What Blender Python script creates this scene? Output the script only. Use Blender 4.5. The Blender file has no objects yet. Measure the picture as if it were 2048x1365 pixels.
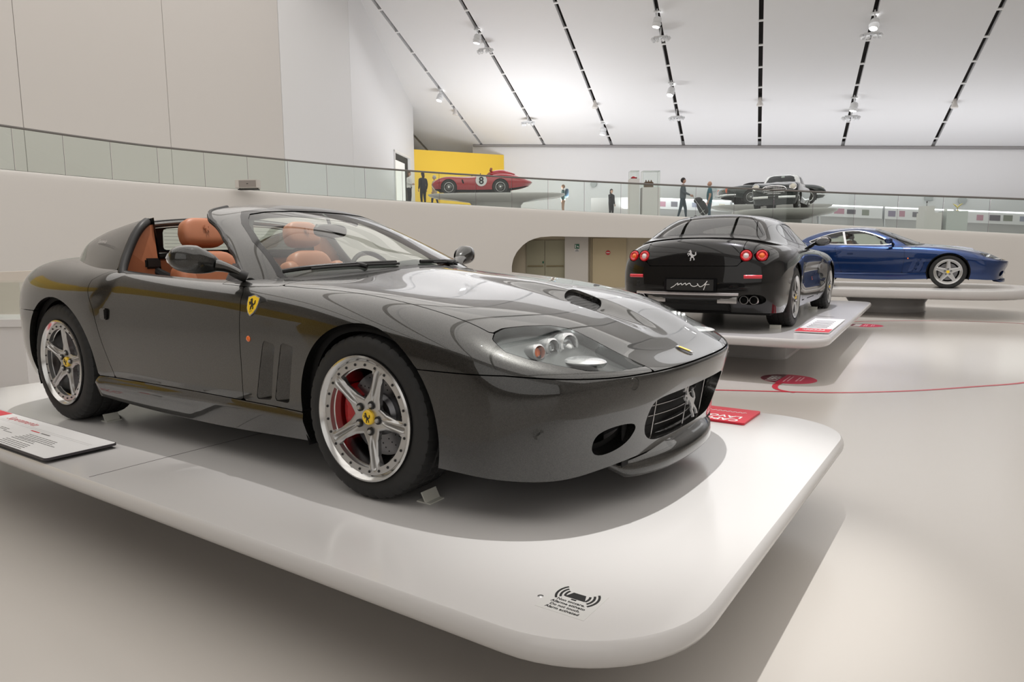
import bpy, bmesh, math, random
import numpy as np
from mathutils import Vector, Matrix
random.seed(7)
rng = np.random.default_rng(7)
PI = math.pi
S = bpy.context.scene
COL = S.collection
ZP = 0.42                       # top of the display platforms above the floor

# ---------------------------------------------------------------- camera
def camera():
    c = bpy.data.cameras.new('camera'); o = bpy.data.objects.new('camera', c); COL.objects.link(o)
    yaw, pit, rol = 2.1675, -.1275, -.0085
    fw = Vector((math.cos(pit)*math.cos(yaw), math.cos(pit)*math.sin(yaw), math.sin(pit)))
    rt = Vector((math.sin(yaw), -math.cos(yaw), 0)); up = rt.cross(fw)
    r2 = rt*math.cos(rol)+up*math.sin(rol); u2 = -rt*math.sin(rol)+up*math.cos(rol)
    m = Matrix((r2, u2, -fw)).transposed().to_4x4(); m.translation = Vector((1.995, -2.835, .978+ZP))
    o.matrix_world = m
    c.sensor_fit = 'HORIZONTAL'; c.sensor_width = 36; c.lens = 1403/2048*36
    c.clip_start = .05; c.clip_end = 300
    S.camera = o
camera()
S.view_settings.view_transform = 'Standard'; S.view_settings.look = 'None'
S.view_settings.gamma = 1; S.view_settings.use_curve_mapping = False
S.view_settings.exposure = 0.0
# ---------------------------------------------------------------- world and lights
def lights():
    w = bpy.data.worlds.new('world'); S.world = w; w.use_nodes = True
    w.node_tree.nodes['Background'].inputs[0].default_value = (1, 1, 1, 1); w.node_tree.nodes['Background'].inputs[1].default_value = .03
    def area(name, loc, rot, sx, sy, e, col=(1, 1, 1)):
        l = bpy.data.lights.new(name, 'AREA'); l.shape = 'RECTANGLE'; l.size = sx; l.size_y = sy; l.energy = e; l.color = col
        o = bpy.data.objects.new(name, l); COL.objects.link(o); o.location = loc; o.rotation_euler = rot; return o
    def spot(name, loc, at, e, ang, blend, col=(1, 1, 1), size=.08):
        l = bpy.data.lights.new(name, 'SPOT'); l.energy = e; l.spot_size = math.radians(ang); l.spot_blend = blend; l.color = col; l.shadow_soft_size = size
        o = bpy.data.objects.new(name, l); COL.objects.link(o); o.location = loc
        d = Vector(at)-Vector(loc); o.rotation_euler = d.to_track_quat('-Z', 'Y').to_euler(); return o
    # unseen fill lamps added for the soft even light of the hall
    th = math.radians(104.5); ca, sa = math.cos(th), math.sin(th)
    for r0, r1 in ((-22.05, -17.72), (-17.72, -13.42), (-13.42, -9.08), (-9.08, -4.75), (-4.75, -.47), (-.47, 3.9), (3.9, 8.3), (8.3, 12.6), (12.6, 16.9), (16.9, 21.2)):
        r = (r0+r1)/2; a0, a1 = -7, 26; a = (a0+a1)/2
        area('roof_fill_strip', (1.995+a*ca+r*sa, -2.835+a*sa-r*ca, 13.3), (0, 0, th-PI/2), r1-r0-.35, a1-a0, 450, (1., .965, .925))  # added strips below the closed ceiling: general fill and striped bonnet reflections
    area('gallery_upfill', (-3.5, 36.5, 3.75), (math.radians(168), 0, math.radians(14.5)), 24, .5, 380, (.955, .96, 1.))  # unseen uplight added to brighten the sloping ceiling
    area('gallery_upfill', (-19.5, 29.5, 4.0), (math.radians(165), 0, math.radians(14.5)), 7, .5, 430, (.97, .975, 1.))  # second added uplight, brightens the yellow end of the gallery
    area('gallery_fill', (-6.5, 30, 10.2), (math.radians(-19.5), 0, math.radians(14.5)), 34, 9, 700, (.98, .985, 1.))  # added wide panel that fills the ramp with even light
    area('front_fill', (12, -17.6, 8.), (math.radians(90), 0, 0), 26, 13, 750, (1., .98, .95))  # added fill from behind the camera, lifts wheels and car flanks
    # display spots over the cars
    for x, e, c in ((-3.0, 1350, (1, .96, .92)), (-1.7, 1150, (1, .95, .91)), (-.4, 900, (1, .97, .95)), (.75, 1500, (1, .985, .96))):
        spot('display_spot', (x+.15, .45, 9.2), (x, .0, .42), e*1.9, 18.5, .8, c, .05)
    spot('display_spot', (-.6, 8.6, 8.4), (-.9, 8.2, .42), 2000, 38, .8, (.95, .93, 1.), .10)
    spot('display_spot', (-.2, 5.6, 8.6), (-.5, 5.8, .48), 1900, 30, .8, (.96, .92, 1.), .08)
    spot('display_spot', (.4, 14.2, 8.2), (.2, 14.7, .58), 1900, 44, .9, (.97, .98, 1.), .10)
    spot('display_spot', (2.6, 8.6, 9.), (2.2, 8.4, 0), 2200, 34, 1., (.95, .98, 1.), .2)
lights()
# ---------------------------------------------------------------- tagging
def tag(o, label=None, cat=None, group=None, kind=None):
    if label: o['label'] = label
    if cat: o['category'] = cat
    if group: o['group'] = group
    if kind: o['kind'] = kind
    return o
def empty(name, loc=(0, 0, 0), rz=0, label=None, cat=None, group=None):
    o = bpy.data.objects.new(name, None); COL.objects.link(o)
    o.location = loc; o.rotation_euler = (0, 0, rz); o.empty_display_size = .1
    return tag(o, label, cat, group)
def mesh_obj(name, V, F, mat=None, parent=None, smooth=False, sharp=None):
    me = bpy.data.meshes.new(name)
    me.from_pydata([tuple(map(float, v)) for v in V], [], [tuple(map(int, f)) for f in F])
    me.update()
    return link(name, me, mat, parent, smooth, sharp)
def link(name, me, mat=None, parent=None, smooth=False, sharp=None):
    o = bpy.data.objects.new(name, me); COL.objects.link(o)
    if mat is not None and not me.materials:
        for m in (mat if isinstance(mat, (list, tuple)) else [mat]): me.materials.append(m)
    if smooth:
        me.polygons.foreach_set('use_smooth', [True]*len(me.polygons))
        if sharp: me.set_sharp_from_angle(angle=math.radians(sharp))
    if parent is not None: o.parent = parent
    return o
def copy_tree(o, parent=None):
    c = o.copy(); COL.objects.link(c); c.parent = parent
    for ch in list(o.children):
        copy_tree(ch, c)
    return c

class MB:
    """collects shapes into one mesh"""
    def __init__(s): s.V = []; s.F = []; s.M = []; s.mi = 0
    def add(s, V, F):
        b = len(s.V); s.V += [tuple(v) for v in V]; s.F += [tuple(i+b for i in f) for f in F]; s.M += [s.mi]*len(F); return s
    def box(s, c, d, rz=0, bev=0, R=None):
        hx, hy, hz = d[0]/2, d[1]/2, d[2]/2
        if bev <= 0:
            V = [(x, y, z) for x in (-hx, hx) for y in (-hy, hy) for z in (-hz, hz)]
            F = [(0, 1, 3, 2), (4, 6, 7, 5), (0, 4, 5, 1), (2, 3, 7, 6), (0, 2, 6, 4), (1, 5, 7, 3)]
        else:
            bm = bmesh.new(); bmesh.ops.create_cube(bm, size=1)
            for v in bm.verts: v.co = Vector((v.co.x*d[0], v.co.y*d[1], v.co.z*d[2]))
            bmesh.ops.bevel(bm, geom=bm.edges[:], offset=bev, segments=2, affect='EDGES')
            bm.verts.index_update(); V = [tuple(v.co) for v in bm.verts]; F = [tuple(v.index for v in f.verts) for f in bm.faces]; bm.free()
        if R is None: R = Matrix.Rotation(rz, 3, 'Z')
        return s.add([tuple(Vector(c)+R @ Vector(v)) for v in V], F)
    def tube(s, P, r, n=8, closed=False, cap=True, flat=None):
        """tube along points; r number or list; flat=(a,b) elliptical cross-section"""
        P = [Vector(p) for p in P]; k = len(P); rings = []
        nrm = None
        for i in range(k):
            a = P[(i-1) % k] if (closed or i > 0) else P[i]
            b = P[(i+1) % k] if (closed or i < k-1) else P[i]
            t = (b-a).normalized()
            if nrm is None:
                nrm = t.orthogonal().normalized() if flat is None else (Vector((0, 0, 1))-t*t.z)
                if nrm.length < 1e-4: nrm = t.orthogonal()
                nrm.normalize()
            else:
                nrm = (nrm-t*nrm.dot(t)); nrm.normalize()
            bn = t.cross(nrm)
            rr = r[i] if isinstance(r, (list, tuple, np.ndarray)) else r
            ring = []
            for j in range(n):
                q = 2*PI*j/n
                ca, sa = math.cos(q), math.sin(q)
                if flat: ca *= flat[0]; sa *= flat[1]
                ring.append(P[i]+(nrm*ca+bn*sa)*rr)
            rings.append(ring)
        V = [tuple(v) for g in rings for v in g]; F = []
        for i in range(k if closed else k-1):
            for j in range(n):
                a = i*n+j; b = i*n+(j+1) % n; c = ((i+1) % k)*n+(j+1) % n; d = ((i+1) % k)*n+j
                F.append((a, b, c, d))
        if cap and not closed:
            F.append(tuple(range(n))[::-1]); F.append(tuple((k-1)*n+j for j in range(n)))
        return s.add(V, F)
    def lathe(s, prof, n=32, c=(0, 0, 0), axis='Z', a0=0, a1=2*PI, R=None):
        """prof: list of (r, h)"""
        full = abs(a1-a0-2*PI) < 1e-6
        m = n if full else n+1
        V = []
        for (r, h) in prof:
            for j in range(m):
                q = a0+(a1-a0)*j/n
                x, y, z = r*math.cos(q), r*math.sin(q), h
                if axis == 'Y': x, y, z = x, z, y
                elif axis == 'X': x, y, z = z, x, y
                v = Vector((x, y, z))
                if R is not None: v = R @ v
                V.append((v.x+c[0], v.y+c[1], v.z+c[2]))
        F = []
        for i in range(len(prof)-1):
            for j in range(n):
                a = i*m+j; b = i*m+(j+1) % m; F.append((a, b, b+m, a+m))
        return s.add(V, F)
    def prism(s, pts, h0, h1, fr=None):
        """polygon pts 2D extruded h0..h1; fr maps (a,b,h)->xyz"""
        fr = fr or (lambda a, b, h: (a, b, h)); n = len(pts)
        V = [fr(a, b, h0) for a, b in pts]+[fr(a, b, h1) for a, b in pts]
        F = [tuple(range(n))[::-1], tuple(range(n, 2*n))]+[(i, (i+1) % n, (i+1) % n+n, i+n) for i in range(n)]
        return s.add(V, F)
    def ellipsoid(s, c, r, nu=20, nv=12, e1=1., e2=1., R=None):
        V = []; F = []
        def sp(x, e): return math.copysign(abs(x)**e, x)
        for i in range(nv+1):
            ph = -PI/2+PI*i/nv
            for j in range(nu):
                th = 2*PI*j/nu
                v = Vector((r[0]*sp(math.cos(ph), e1)*sp(math.cos(th), e2), r[1]*sp(math.cos(ph), e1)*sp(math.sin(th), e2), r[2]*sp(math.sin(ph), e1)))
                if R is not None: v = R @ v
                V.append((v.x+c[0], v.y+c[1], v.z+c[2]))
        for i in range(nv):
            for j in range(nu):
                F.append((i*nu+j, i*nu+(j+1) % nu, (i+1)*nu+(j+1) % nu, (i+1)*nu+j))
        return s.add(V, F)
    def xform(s, fn):
        s.V = [tuple(fn(*v)) for v in s.V]; return s
    def build(s, name, mat=None, parent=None, smooth=False, sharp=40):
        o = mesh_obj(name, s.V, s.F, mat, parent, smooth, sharp)
        if any(s.M): o.data.polygons.foreach_set('material_index', s.M)
        me = o.data
        bm = bmesh.new(); bm.from_mesh(me); bmesh.ops.recalc_face_normals(bm, faces=bm.faces[:]); bm.to_mesh(me); bm.free()
        return o

# ---------------------------------------------------------------- spline surfaces
def bsp_basis(t, n):
    """uniform cubic B-spline weights on index space; t in [0,n-1]; end-interpolating by reflection"""
    i = int(min(max(math.floor(t), 0), n-2)); f = t-i
    w = ((1-f)**3/6, (3*f**3-6*f*f+4)/6, (-3*f**3+3*f*f+3*f+1)/6, f**3/6)
    return i, w
def bsp_mat(n, ts, sym0, sym1):
    """matrix (len(ts), n, sign) ; sym: 'free' natural end, else mirrored end -> returns two matrices (plain, mirrored-part)"""
    A = np.zeros((len(ts), n)); B = np.zeros((len(ts), n))
    for r, t in enumerate(ts):
        i, w = bsp_basis(t, n)
        for k in range(4):
            j = i-1+k
            if j < 0:
                if sym0: B[r, -j] += w[k]
                else: A[r, 0] += 2*w[k]; A[r, 1] -= w[k]
            elif j >= n:
                if sym1: B[r, 2*(n-1)-j] += w[k]
                else: A[r, n-1] += 2*w[k]; A[r, n-2] -= w[k]
            else: A[r, j] += w[k]
    return A, B
def net_surface(net, NU, NV, fit=3, symu=(True, True), symv=(False, True)):
    """net [nv rings][nu cols][3] of one half (y>=0); cubic B-spline nearly interpolating; mirrored across y=0 where sym.
    returns grid G[NU+1][NV+1][3]"""
    P = np.array(net, float); nv, nu = P.shape[:2]
    mir = np.array([1, -1, 1.])
    def ev(C, tu, tv):
        Au, Bu = bsp_mat(nu, tu, *symu); Av, Bv = bsp_mat(nv, tv, *symv)
        X = np.einsum('vj,jic->vic', Av, C)+np.einsum('vj,jic->vic', Bv, C)*mir
        Y = np.einsum('ui,vic->uvc', Au, X)+np.einsum('ui,vic->uvc', Bu, X)*mir
        return Y
    C = P.copy()
    for k in range(fit):
        E = P-ev(C, range(nu), range(nv)).transpose(1, 0, 2)
        C = C+E
    # spread parameters by arc length so that quads are even
    def params(n, N, d):
        fine = np.linspace(0, n-1, 400); return fine
    fu = np.linspace(0, nu-1, 240); Q = ev(C, fu, np.linspace(0, nv-1, 9))
    L = np.linalg.norm(np.diff(Q, axis=0), axis=2).max(axis=1)+1e-4; s = np.r_[0, np.cumsum(L)]
    tu = np.interp(np.linspace(0, s[-1], NU+1), s, fu)
    fv = np.linspace(0, nv-1, 160); Q = ev(C, np.linspace(0, nu-1, 15), fv)
    L = np.linalg.norm(np.diff(Q, axis=1), axis=2).max(axis=0)+1e-4; s = np.r_[0, np.cumsum(L)]
    tv = np.interp(np.linspace(0, s[-1], NV+1), s, fv)
    return ev(C, tu, tv)
class Surf:
    """quad surface with vertex normals"""
    def __init__(s, V, Q):
        s.V = np.asarray(V, float); s.Q = np.asarray(Q, int); s.normals()
    @classmethod
    def grid(c, G, mirror=True, flip=False):
        nu, nv = G.shape[:2]
        idx = np.arange(nu*nv).reshape(nu, nv)
        V = G.reshape(-1, 3)
        q = np.stack([idx[:-1, :-1], idx[1:, :-1], idx[1:, 1:], idx[:-1, 1:]], -1).reshape(-1, 4)
        if flip: q = q[:, ::-1]
        if mirror:
            Vm = V*np.array([1, -1, 1.]); qm = q[:, ::-1]+len(V)
            V = np.r_[V, Vm]; q = np.r_[q, qm]
            # weld y=0
            key = {}; mp = np.arange(len(V))
            for i in np.where(np.abs(V[:, 1]) < 1e-5)[0]:
                k = tuple(np.round(V[i], 4)); mp[i] = key.setdefault(k, i)
            q = mp[q]
        return c(V, q)
    def normals(s):
        a = s.V[s.Q]; n = np.cross(a[:, 2]-a[:, 0], a[:, 3]-a[:, 1])
        N = np.zeros_like(s.V)
        for k in range(4): np.add.at(N, s.Q[:, k], n)
        s.N = N/(np.linalg.norm(N, axis=1, keepdims=True)+1e-12)
def clip(V, N, F, f):
    """keep f<=0 of polygons F (list of index tuples / array); returns V,N,F"""
    V = [np.asarray(V)]; N = [np.asarray(N)]; ins = f <= 0; out = []; cut = {}; nV = len(V[0]); newV = []; newN = []
    V0, N0 = V[0], N[0]
    for p in F:
        k = [ins[i] for i in p]
        if all(k): out.append(tuple(p)); continue
        if not any(k): continue
        g = []; m = len(p)
        for a in range(m):
            i, j = int(p[a]), int(p[(a+1) % m])
            if ins[i]: g.append(i)
            if ins[i] != ins[j]:
                e = (min(i, j), max(i, j))
                if e not in cut:
                    t = f[e[0]]/(f[e[0]]-f[e[1]])
                    newV.append(V0[e[0]]*(1-t)+V0[e[1]]*t); newN.append(N0[e[0]]*(1-t)+N0[e[1]]*t)
                    cut[e] = nV+len(newV)-1
                g.append(cut[e])
        g2 = [g[a] for a in range(len(g)) if g[a] != g[a-1]]
        if len(g2) >= 3: out.append(tuple(g2))
    if newV: V0 = np.r_[V0, np.array(newV)]; N0 = np.r_[N0, np.array(newN)]
    used = sorted({i for p in out for i in p}); mp = {i: k for k, i in enumerate(used)}
    return V0[used], N0[used], [tuple(mp[i] for i in p) for p in out]
def sdf(A, B, pts):
    """signed distance of points (A,B) to closed polygon, negative inside"""
    pts = np.asarray(pts, float); d2 = np.full(len(A), 1e9); ins = np.zeros(len(A), bool)
    n = len(pts)
    for i in range(n):
        x0, y0 = pts[i]; x1, y1 = pts[(i+1) % n]; ex, ey = x1-x0, y1-y0
        t = np.clip(((A-x0)*ex+(B-y0)*ey)/(ex*ex+ey*ey+1e-12), 0, 1)
        d2 = np.minimum(d2, (A-x0-t*ex)**2+(B-y0-t*ey)**2)
        c = ((y0 > B) != (y1 > B)) & (A < (x1-x0)*(B-y0)/(y1-y0+1e-12)+x0); ins ^= c
    return np.where(ins, -1, 1)*np.sqrt(d2)
def chaikin(pts, it=2, closed=True):
    for _ in range(it):
        q = []; n = len(pts)
        if not closed: q.append(pts[0])
        for i in range(n if closed else n-1):
            a = np.array(pts[i]); b = np.array(pts[(i+1) % n]); q += [tuple(a*.75+b*.25), tuple(a*.25+b*.75)]
        if not closed: q.append(pts[-1])
        pts = q
    return pts
def spl(pts, n):
    """Catmull-Rom through points, n samples"""
    P = np.array(pts, float); d = np.r_[0, np.cumsum(np.linalg.norm(np.diff(P, axis=0), axis=1)**.5)]
    T = np.linspace(0, d[-1], n); out = []
    for t in T:
        i = int(np.clip(np.searchsorted(d, t)-1, 0, len(P)-2)); h = d[i+1]-d[i]; s = (t-d[i])/h
        def tan(k):
            if k == 0: return (P[1]-P[0])/(d[1]-d[0])
            if k == len(P)-1: return (P[-1]-P[-2])/(d[-1]-d[-2])
            return (P[k+1]-P[k-1])/(d[k+1]-d[k-1])
        m0, m1 = tan(i)*h, tan(i+1)*h
        out.append((2*s**3-3*s*s+1)*P[i]+(s**3-2*s*s+s)*m0+(-2*s**3+3*s*s)*P[i+1]+(s**3-s*s)*m1)
    return np.array(out)
def piece(name, srf, f, mat, parent, flange=.012, off=0., keep=None):
    """part of surface where f<=0, boundary turned inwards by flange"""
    Q = srf.Q
    if keep is not None: Q = Q[keep[Q].all(axis=1)] if keep.dtype == bool else Q
    m = f[Q].min(axis=1) <= 0; Q = Q[m]
    V, N, F = clip(srf.V, srf.N, Q.tolist(), f)
    if not len(F): return None
    if off: V = V+N*off
    nf = len(F)
    if flange:
        cnt = {}
        for p in F:
            for a in range(len(p)):
                e = (p[a], p[(a+1) % len(p)])
                if (e[1], e[0]) in cnt: cnt[(e[1], e[0])] = 0
                else: cnt[e] = 1
        bd = [e for e, c in cnt.items() if c]
        ids = sorted({i for e in bd for i in e}); mp = {i: k for k, i in enumerate(ids)}
        top = V[ids]; b0 = len(V); bot = top-N[ids]*flange
        V = np.r_[V, top, bot]; n = len(ids)
        F = list(F)+[(b0+mp[j], b0+mp[i], b0+n+mp[i], b0+n+mp[j]) for i, j in bd]
    o = mesh_obj(name, V, F, mat, parent, smooth=True)
    return o
# ---------------------------------------------------------------- materials
MATS = {}
def mat(name, col=(.8, .8, .8), rough=.5, metal=0., coat=0., coat_rough=.03, spec=.5, trans=0., ior=1.45, emit=None, estr=0., alpha=1., sheen=0., noise=None, bump=None, sub=0.):
    if name in MATS: return MATS[name]
    m = bpy.data.materials.new(name); m.use_nodes = True; nt = m.node_tree; b = nt.nodes['Principled BSDF']
    I = b.inputs
    I['Base Color'].default_value = (*col, 1); I['Roughness'].default_value = rough; I['Metallic'].default_value = metal
    I['Coat Weight'].default_value = coat; I['Coat Roughness'].default_value = coat_rough
    I['Specular IOR Level'].default_value = spec; I['Transmission Weight'].default_value = trans; I['IOR'].default_value = ior
    I['Alpha'].default_value = alpha; I['Sheen Weight'].default_value = sheen
    if emit: I['Emission Color'].default_value = (*emit, 1); I['Emission Strength'].default_value = estr
    if noise:   # (scale, amount, detail)
        tc = nt.nodes.new('ShaderNodeTexCoord'); nz = nt.nodes.new('ShaderNodeTexNoise'); nz.inputs['Scale'].default_value = noise[0]; nz.inputs['Detail'].default_value = noise[2] if len(noise) > 2 else 2
        mx = nt.nodes.new('ShaderNodeMix'); mx.data_type = 'RGBA'
        mx.inputs[6].default_value = (*[max(0, c*(1-noise[1])) for c in col], 1); mx.inputs[7].default_value = (*[min(1, c*(1+noise[1])) for c in col], 1)
        nt.links.new(tc.outputs['Object'], nz.inputs['Vector']); nt.links.new(nz.outputs['Fac'], mx.inputs[0]); nt.links.new(mx.outputs[2], I['Base Color'])
    if bump:    # (scale, strength, dist)
        tc = nt.nodes.new('ShaderNodeTexCoord'); nz = nt.nodes.new('ShaderNodeTexNoise'); nz.inputs['Scale'].default_value = bump[0]; nz.inputs['Detail'].default_value = 3
        bp = nt.nodes.new('ShaderNodeBump'); bp.inputs['Strength'].default_value = bump[1]; bp.inputs['Distance'].default_value = bump[2]
        nt.links.new(tc.outputs['Object'], nz.inputs['Vector']); nt.links.new(nz.outputs['Fac'], bp.inputs['Height']); nt.links.new(bp.outputs['Normal'], I['Normal'])
    MATS[name] = m; return m
def glass(name, tint=(.9, .95, .93), refl=1.0, trans=.85):
    """thin glass: mostly see-through with a mirror-like coat, straight-through rays so lights reach inside"""
    if name in MATS: return MATS[name]
    m = bpy.data.materials.new(name); m.use_nodes = True; nt = m.node_tree; nt.nodes.clear()
    out = nt.nodes.new('ShaderNodeOutputMaterial'); tr = nt.nodes.new('ShaderNodeBsdfTransparent'); gl = nt.nodes.new('ShaderNodeBsdfGlossy'); mx = nt.nodes.new('ShaderNodeMixShader'); fr = nt.nodes.new('ShaderNodeFresnel'); ml = nt.nodes.new('ShaderNodeMath')
    tr.inputs['Color'].default_value = (*[c*trans for c in tint], 1); gl.inputs['Roughness'].default_value = .01; gl.inputs['Color'].default_value = (1, 1, 1, 1)
    fr.inputs['IOR'].default_value = 1.5; ml.operation = 'MULTIPLY'; ml.inputs[1].default_value = refl
    nt.links.new(fr.outputs[0], ml.inputs[0]); nt.links.new(ml.outputs[0], mx.inputs[0]); nt.links.new(tr.outputs[0], mx.inputs[1]); nt.links.new(gl.outputs[0], mx.inputs[2]); nt.links.new(mx.outputs[0], out.inputs[0])
    MATS[name] = m; return m
def carpaint(name, base, flake, metal=.75, rough=.38, flake_scale=900):
    if name in MATS: return MATS[name]
    m = mat(name, base, rough, metal, coat=1., coat_rough=.015)
    nt = m.node_tree; b = nt.nodes['Principled BSDF']
    tc = nt.nodes.new('ShaderNodeTexCoord'); vo = nt.nodes.new('ShaderNodeTexVoronoi'); vo.inputs['Scale'].default_value = flake_scale
    mx = nt.nodes.new('ShaderNodeMix'); mx.data_type = 'RGBA'; mx.inputs[6].default_value = (*base, 1); mx.inputs[7].default_value = (*flake, 1)
    sp = nt.nodes.new('ShaderNodeSeparateColor')
    nt.links.new(tc.outputs['Object'], vo.inputs['Vector']); nt.links.new(vo.outputs['Color'], sp.inputs[0]); nt.links.new(sp.outputs[0], mx.inputs[0]); nt.links.new(mx.outputs[2], b.inputs['Base Color'])
    b.inputs['Coat IOR'].default_value = 1.5
    return m
M_BLACK = mat('black_plastic', (.012, .012, .012), .45)
M_GLOSSBLK = mat('gloss_black', (.008, .008, .009), .08)
M_DARK = mat('dark_void', (.006, .006, .006), .8)
M_RUBBER = mat('rubber', (.018, .018, .018), .62, bump=(180, .15, .001))
M_ALU = mat('wheel_silver', (.52, .52, .515), .30, .85)
M_POL = mat('polished_aluminium', (.62, .62, .61), .20, 1.)
M_BADGE = mat('badge_silver', (.72, .72, .73), .30, .55)
M_CHROME = mat('chrome', (.85, .85, .86), .06, 1.)
M_STEEL = mat('brushed_steel', (.5, .5, .5), .32, 1.)
M_DISC = mat('brake_disc', (.22, .22, .23), .35, .9)
M_REDCAL = mat('caliper_red', (.55, .01, .015), .3, coat=.6)
M_YEL = mat('badge_yellow', (.95, .62, .02), .3, coat=.5)
M_TAN = mat('tan_leather', (.37, .138, .066), .45, noise=(30, .06), bump=(260, .12, .002))
M_WHITE = mat('white_paint', (.8, .8, .79), .4)
M_GLASSC = glass('car_glass', (.86, .95, .90), 1.0, .93)
M_GLASSB = glass('balustrade_glass', (.95, .988, .968), .7, .985)
M_CLEAR = glass('clear_case', (.98, .995, .985), .55, .99)
M_ORANGE = mat('orange_lens', (.9, .16, .01), .15, coat=1.)
M_REDL = mat('red_lens', (.65, .004, .012), .1, coat=1.)
M_PRINTRED = mat('print_red', (.62, .012, .035), .4)
M_PRINTBLK = mat('print_black', (.02, .02, .02), .5)
# ---------------------------------------------------------------- shared car parts
HORSE = [(.30,1.22),(.22,1.12),(.10,1.02),(.14,.97),(.27,1.02),(.30,.95),(.24,.84),(.10,.88),(.0,.78),(.05,.66),(.10,.68),(.07,.77),(.13,.80),(.26,.75),(.14,.66),(.12,.52),(.18,.52),(.20,.63),(.33,.66),(.42,.52),(.43,.40),(.34,.28),(.40,.14),(.34,.02),(.47,.02),(.49,.15),(.46,.27),(.57,.36),(.68,.31),(.76,.20),(.72,.08),(.85,.08),(.85,.22),(.76,.36),(.70,.46),(.82,.54),(.95,.62),(1.0,.78),(.93,.92),(.97,1.02),(.86,.95),(.86,.80),(.88,.70),(.78,.64),(.64,.68),(.52,.76),(.46,.90),(.44,1.05),(.38,1.16)]
def frame_from(n, up=(0, 0, 1)):
    """columns: right, up, normal"""
    n = Vector(n).normalized(); u = Vector(up); u = (u-n*u.dot(n)).normalized(); r = u.cross(n)
    return Matrix((r, u, n)).transposed()
def decal(name, pts, c, n, mat, parent, size=1., th=.002, up=(0, 0, 1), org=(.5, .62), lift=0., flip=False):
    """flat polygon of thickness th laid at c facing n"""
    R = frame_from(n, up); k = -1 if flip else 1
    P = [((a-org[0])*size*k, (b-org[1])*size) for a, b in pts]
    mb = MB().prism(P, lift, lift+th)
    c = Vector(c); mb.xform(lambda x, y, z: c+R @ Vector((x, y, z)))
    return mb.build(name, mat, parent)
def text_geo(s, size=1., align='LEFT', shear=0., spacing=1., bold=0.):
    cu = bpy.data.curves.new('text', 'FONT'); cu.body = s; cu.size = size; cu.align_x = align; cu.shear = shear; cu.space_character = spacing; cu.resolution_u = 2; cu.offset = bold; cu.fill_mode = 'FRONT'
    o = bpy.data.objects.new('text', cu); COL.objects.link(o)
    me = bpy.data.meshes.new_from_object(o.evaluated_get(bpy.context.evaluated_depsgraph_get()))
    V = [tuple(v.co) for v in me.vertices]; F = [tuple(p.vertices) for p in me.polygons]
    bpy.data.objects.remove(o); bpy.data.curves.remove(cu); bpy.data.meshes.remove(me)
    return V, F
def text_obj(name, s, size, c, n, mat, parent, up=(0, 0, 1), lift=.001, align='LEFT', shear=0., spacing=1., bold=0., sx=1.):
    R = frame_from(n, up); V, F = text_geo(s, size, align, shear, spacing, bold); c = Vector(c)
    V = [tuple(c+R @ Vector((v[0]*sx, v[1], lift))) for v in V]
    return mesh_obj(name, V, F, mat, parent)

def tyre_mesh(r, rim, w, n=200, lug=5):
    h = w/2
    prof = [(rim-.012, -h*.80), (rim+.004, -h*.92), (rim+.012, -h*.955), (rim+.03, -h*1.0), (r-.045, -h*1.0), (r-.03, -h*.985), (r-.016, -h*.94), (r-.006, -h*.86), (r-.002, -h*.74)]
    grooves = []
    for g in (-.42, 0., .42):
        prof += [(r, h*(g-.07)), (r-.007, h*(g-.05)), (r-.007, h*(g+.05)), (r, h*(g+.07))]
    prof += [(r-.002, h*.74), (r-.006, h*.86), (r-.016, h*.94), (r-.03, h*.985), (r-.045, h), (rim+.012, h), (rim-.01, h*.8)]
    V = []; F = []; m = len(prof)
    for j in range(n):
        q = 2*PI*j/n
        for i, (a, b) in enumerate(prof):
            rr = a
            if a > r-.035 and (j % lug) == 0 and (b < -h*.5 or b > h*.5): rr = a-.005
            if a > r-.001 and (j % lug) == 2 and abs(b) <= h*.5: rr = a-.004
            V.append((rr*math.cos(q), b, rr*math.sin(q)))
        for i in range(m-1):
            a = j*m+i; b = ((j+1) % n)*m+i; F.append((a, a+1, b+1, b))
    return V, F
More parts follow.
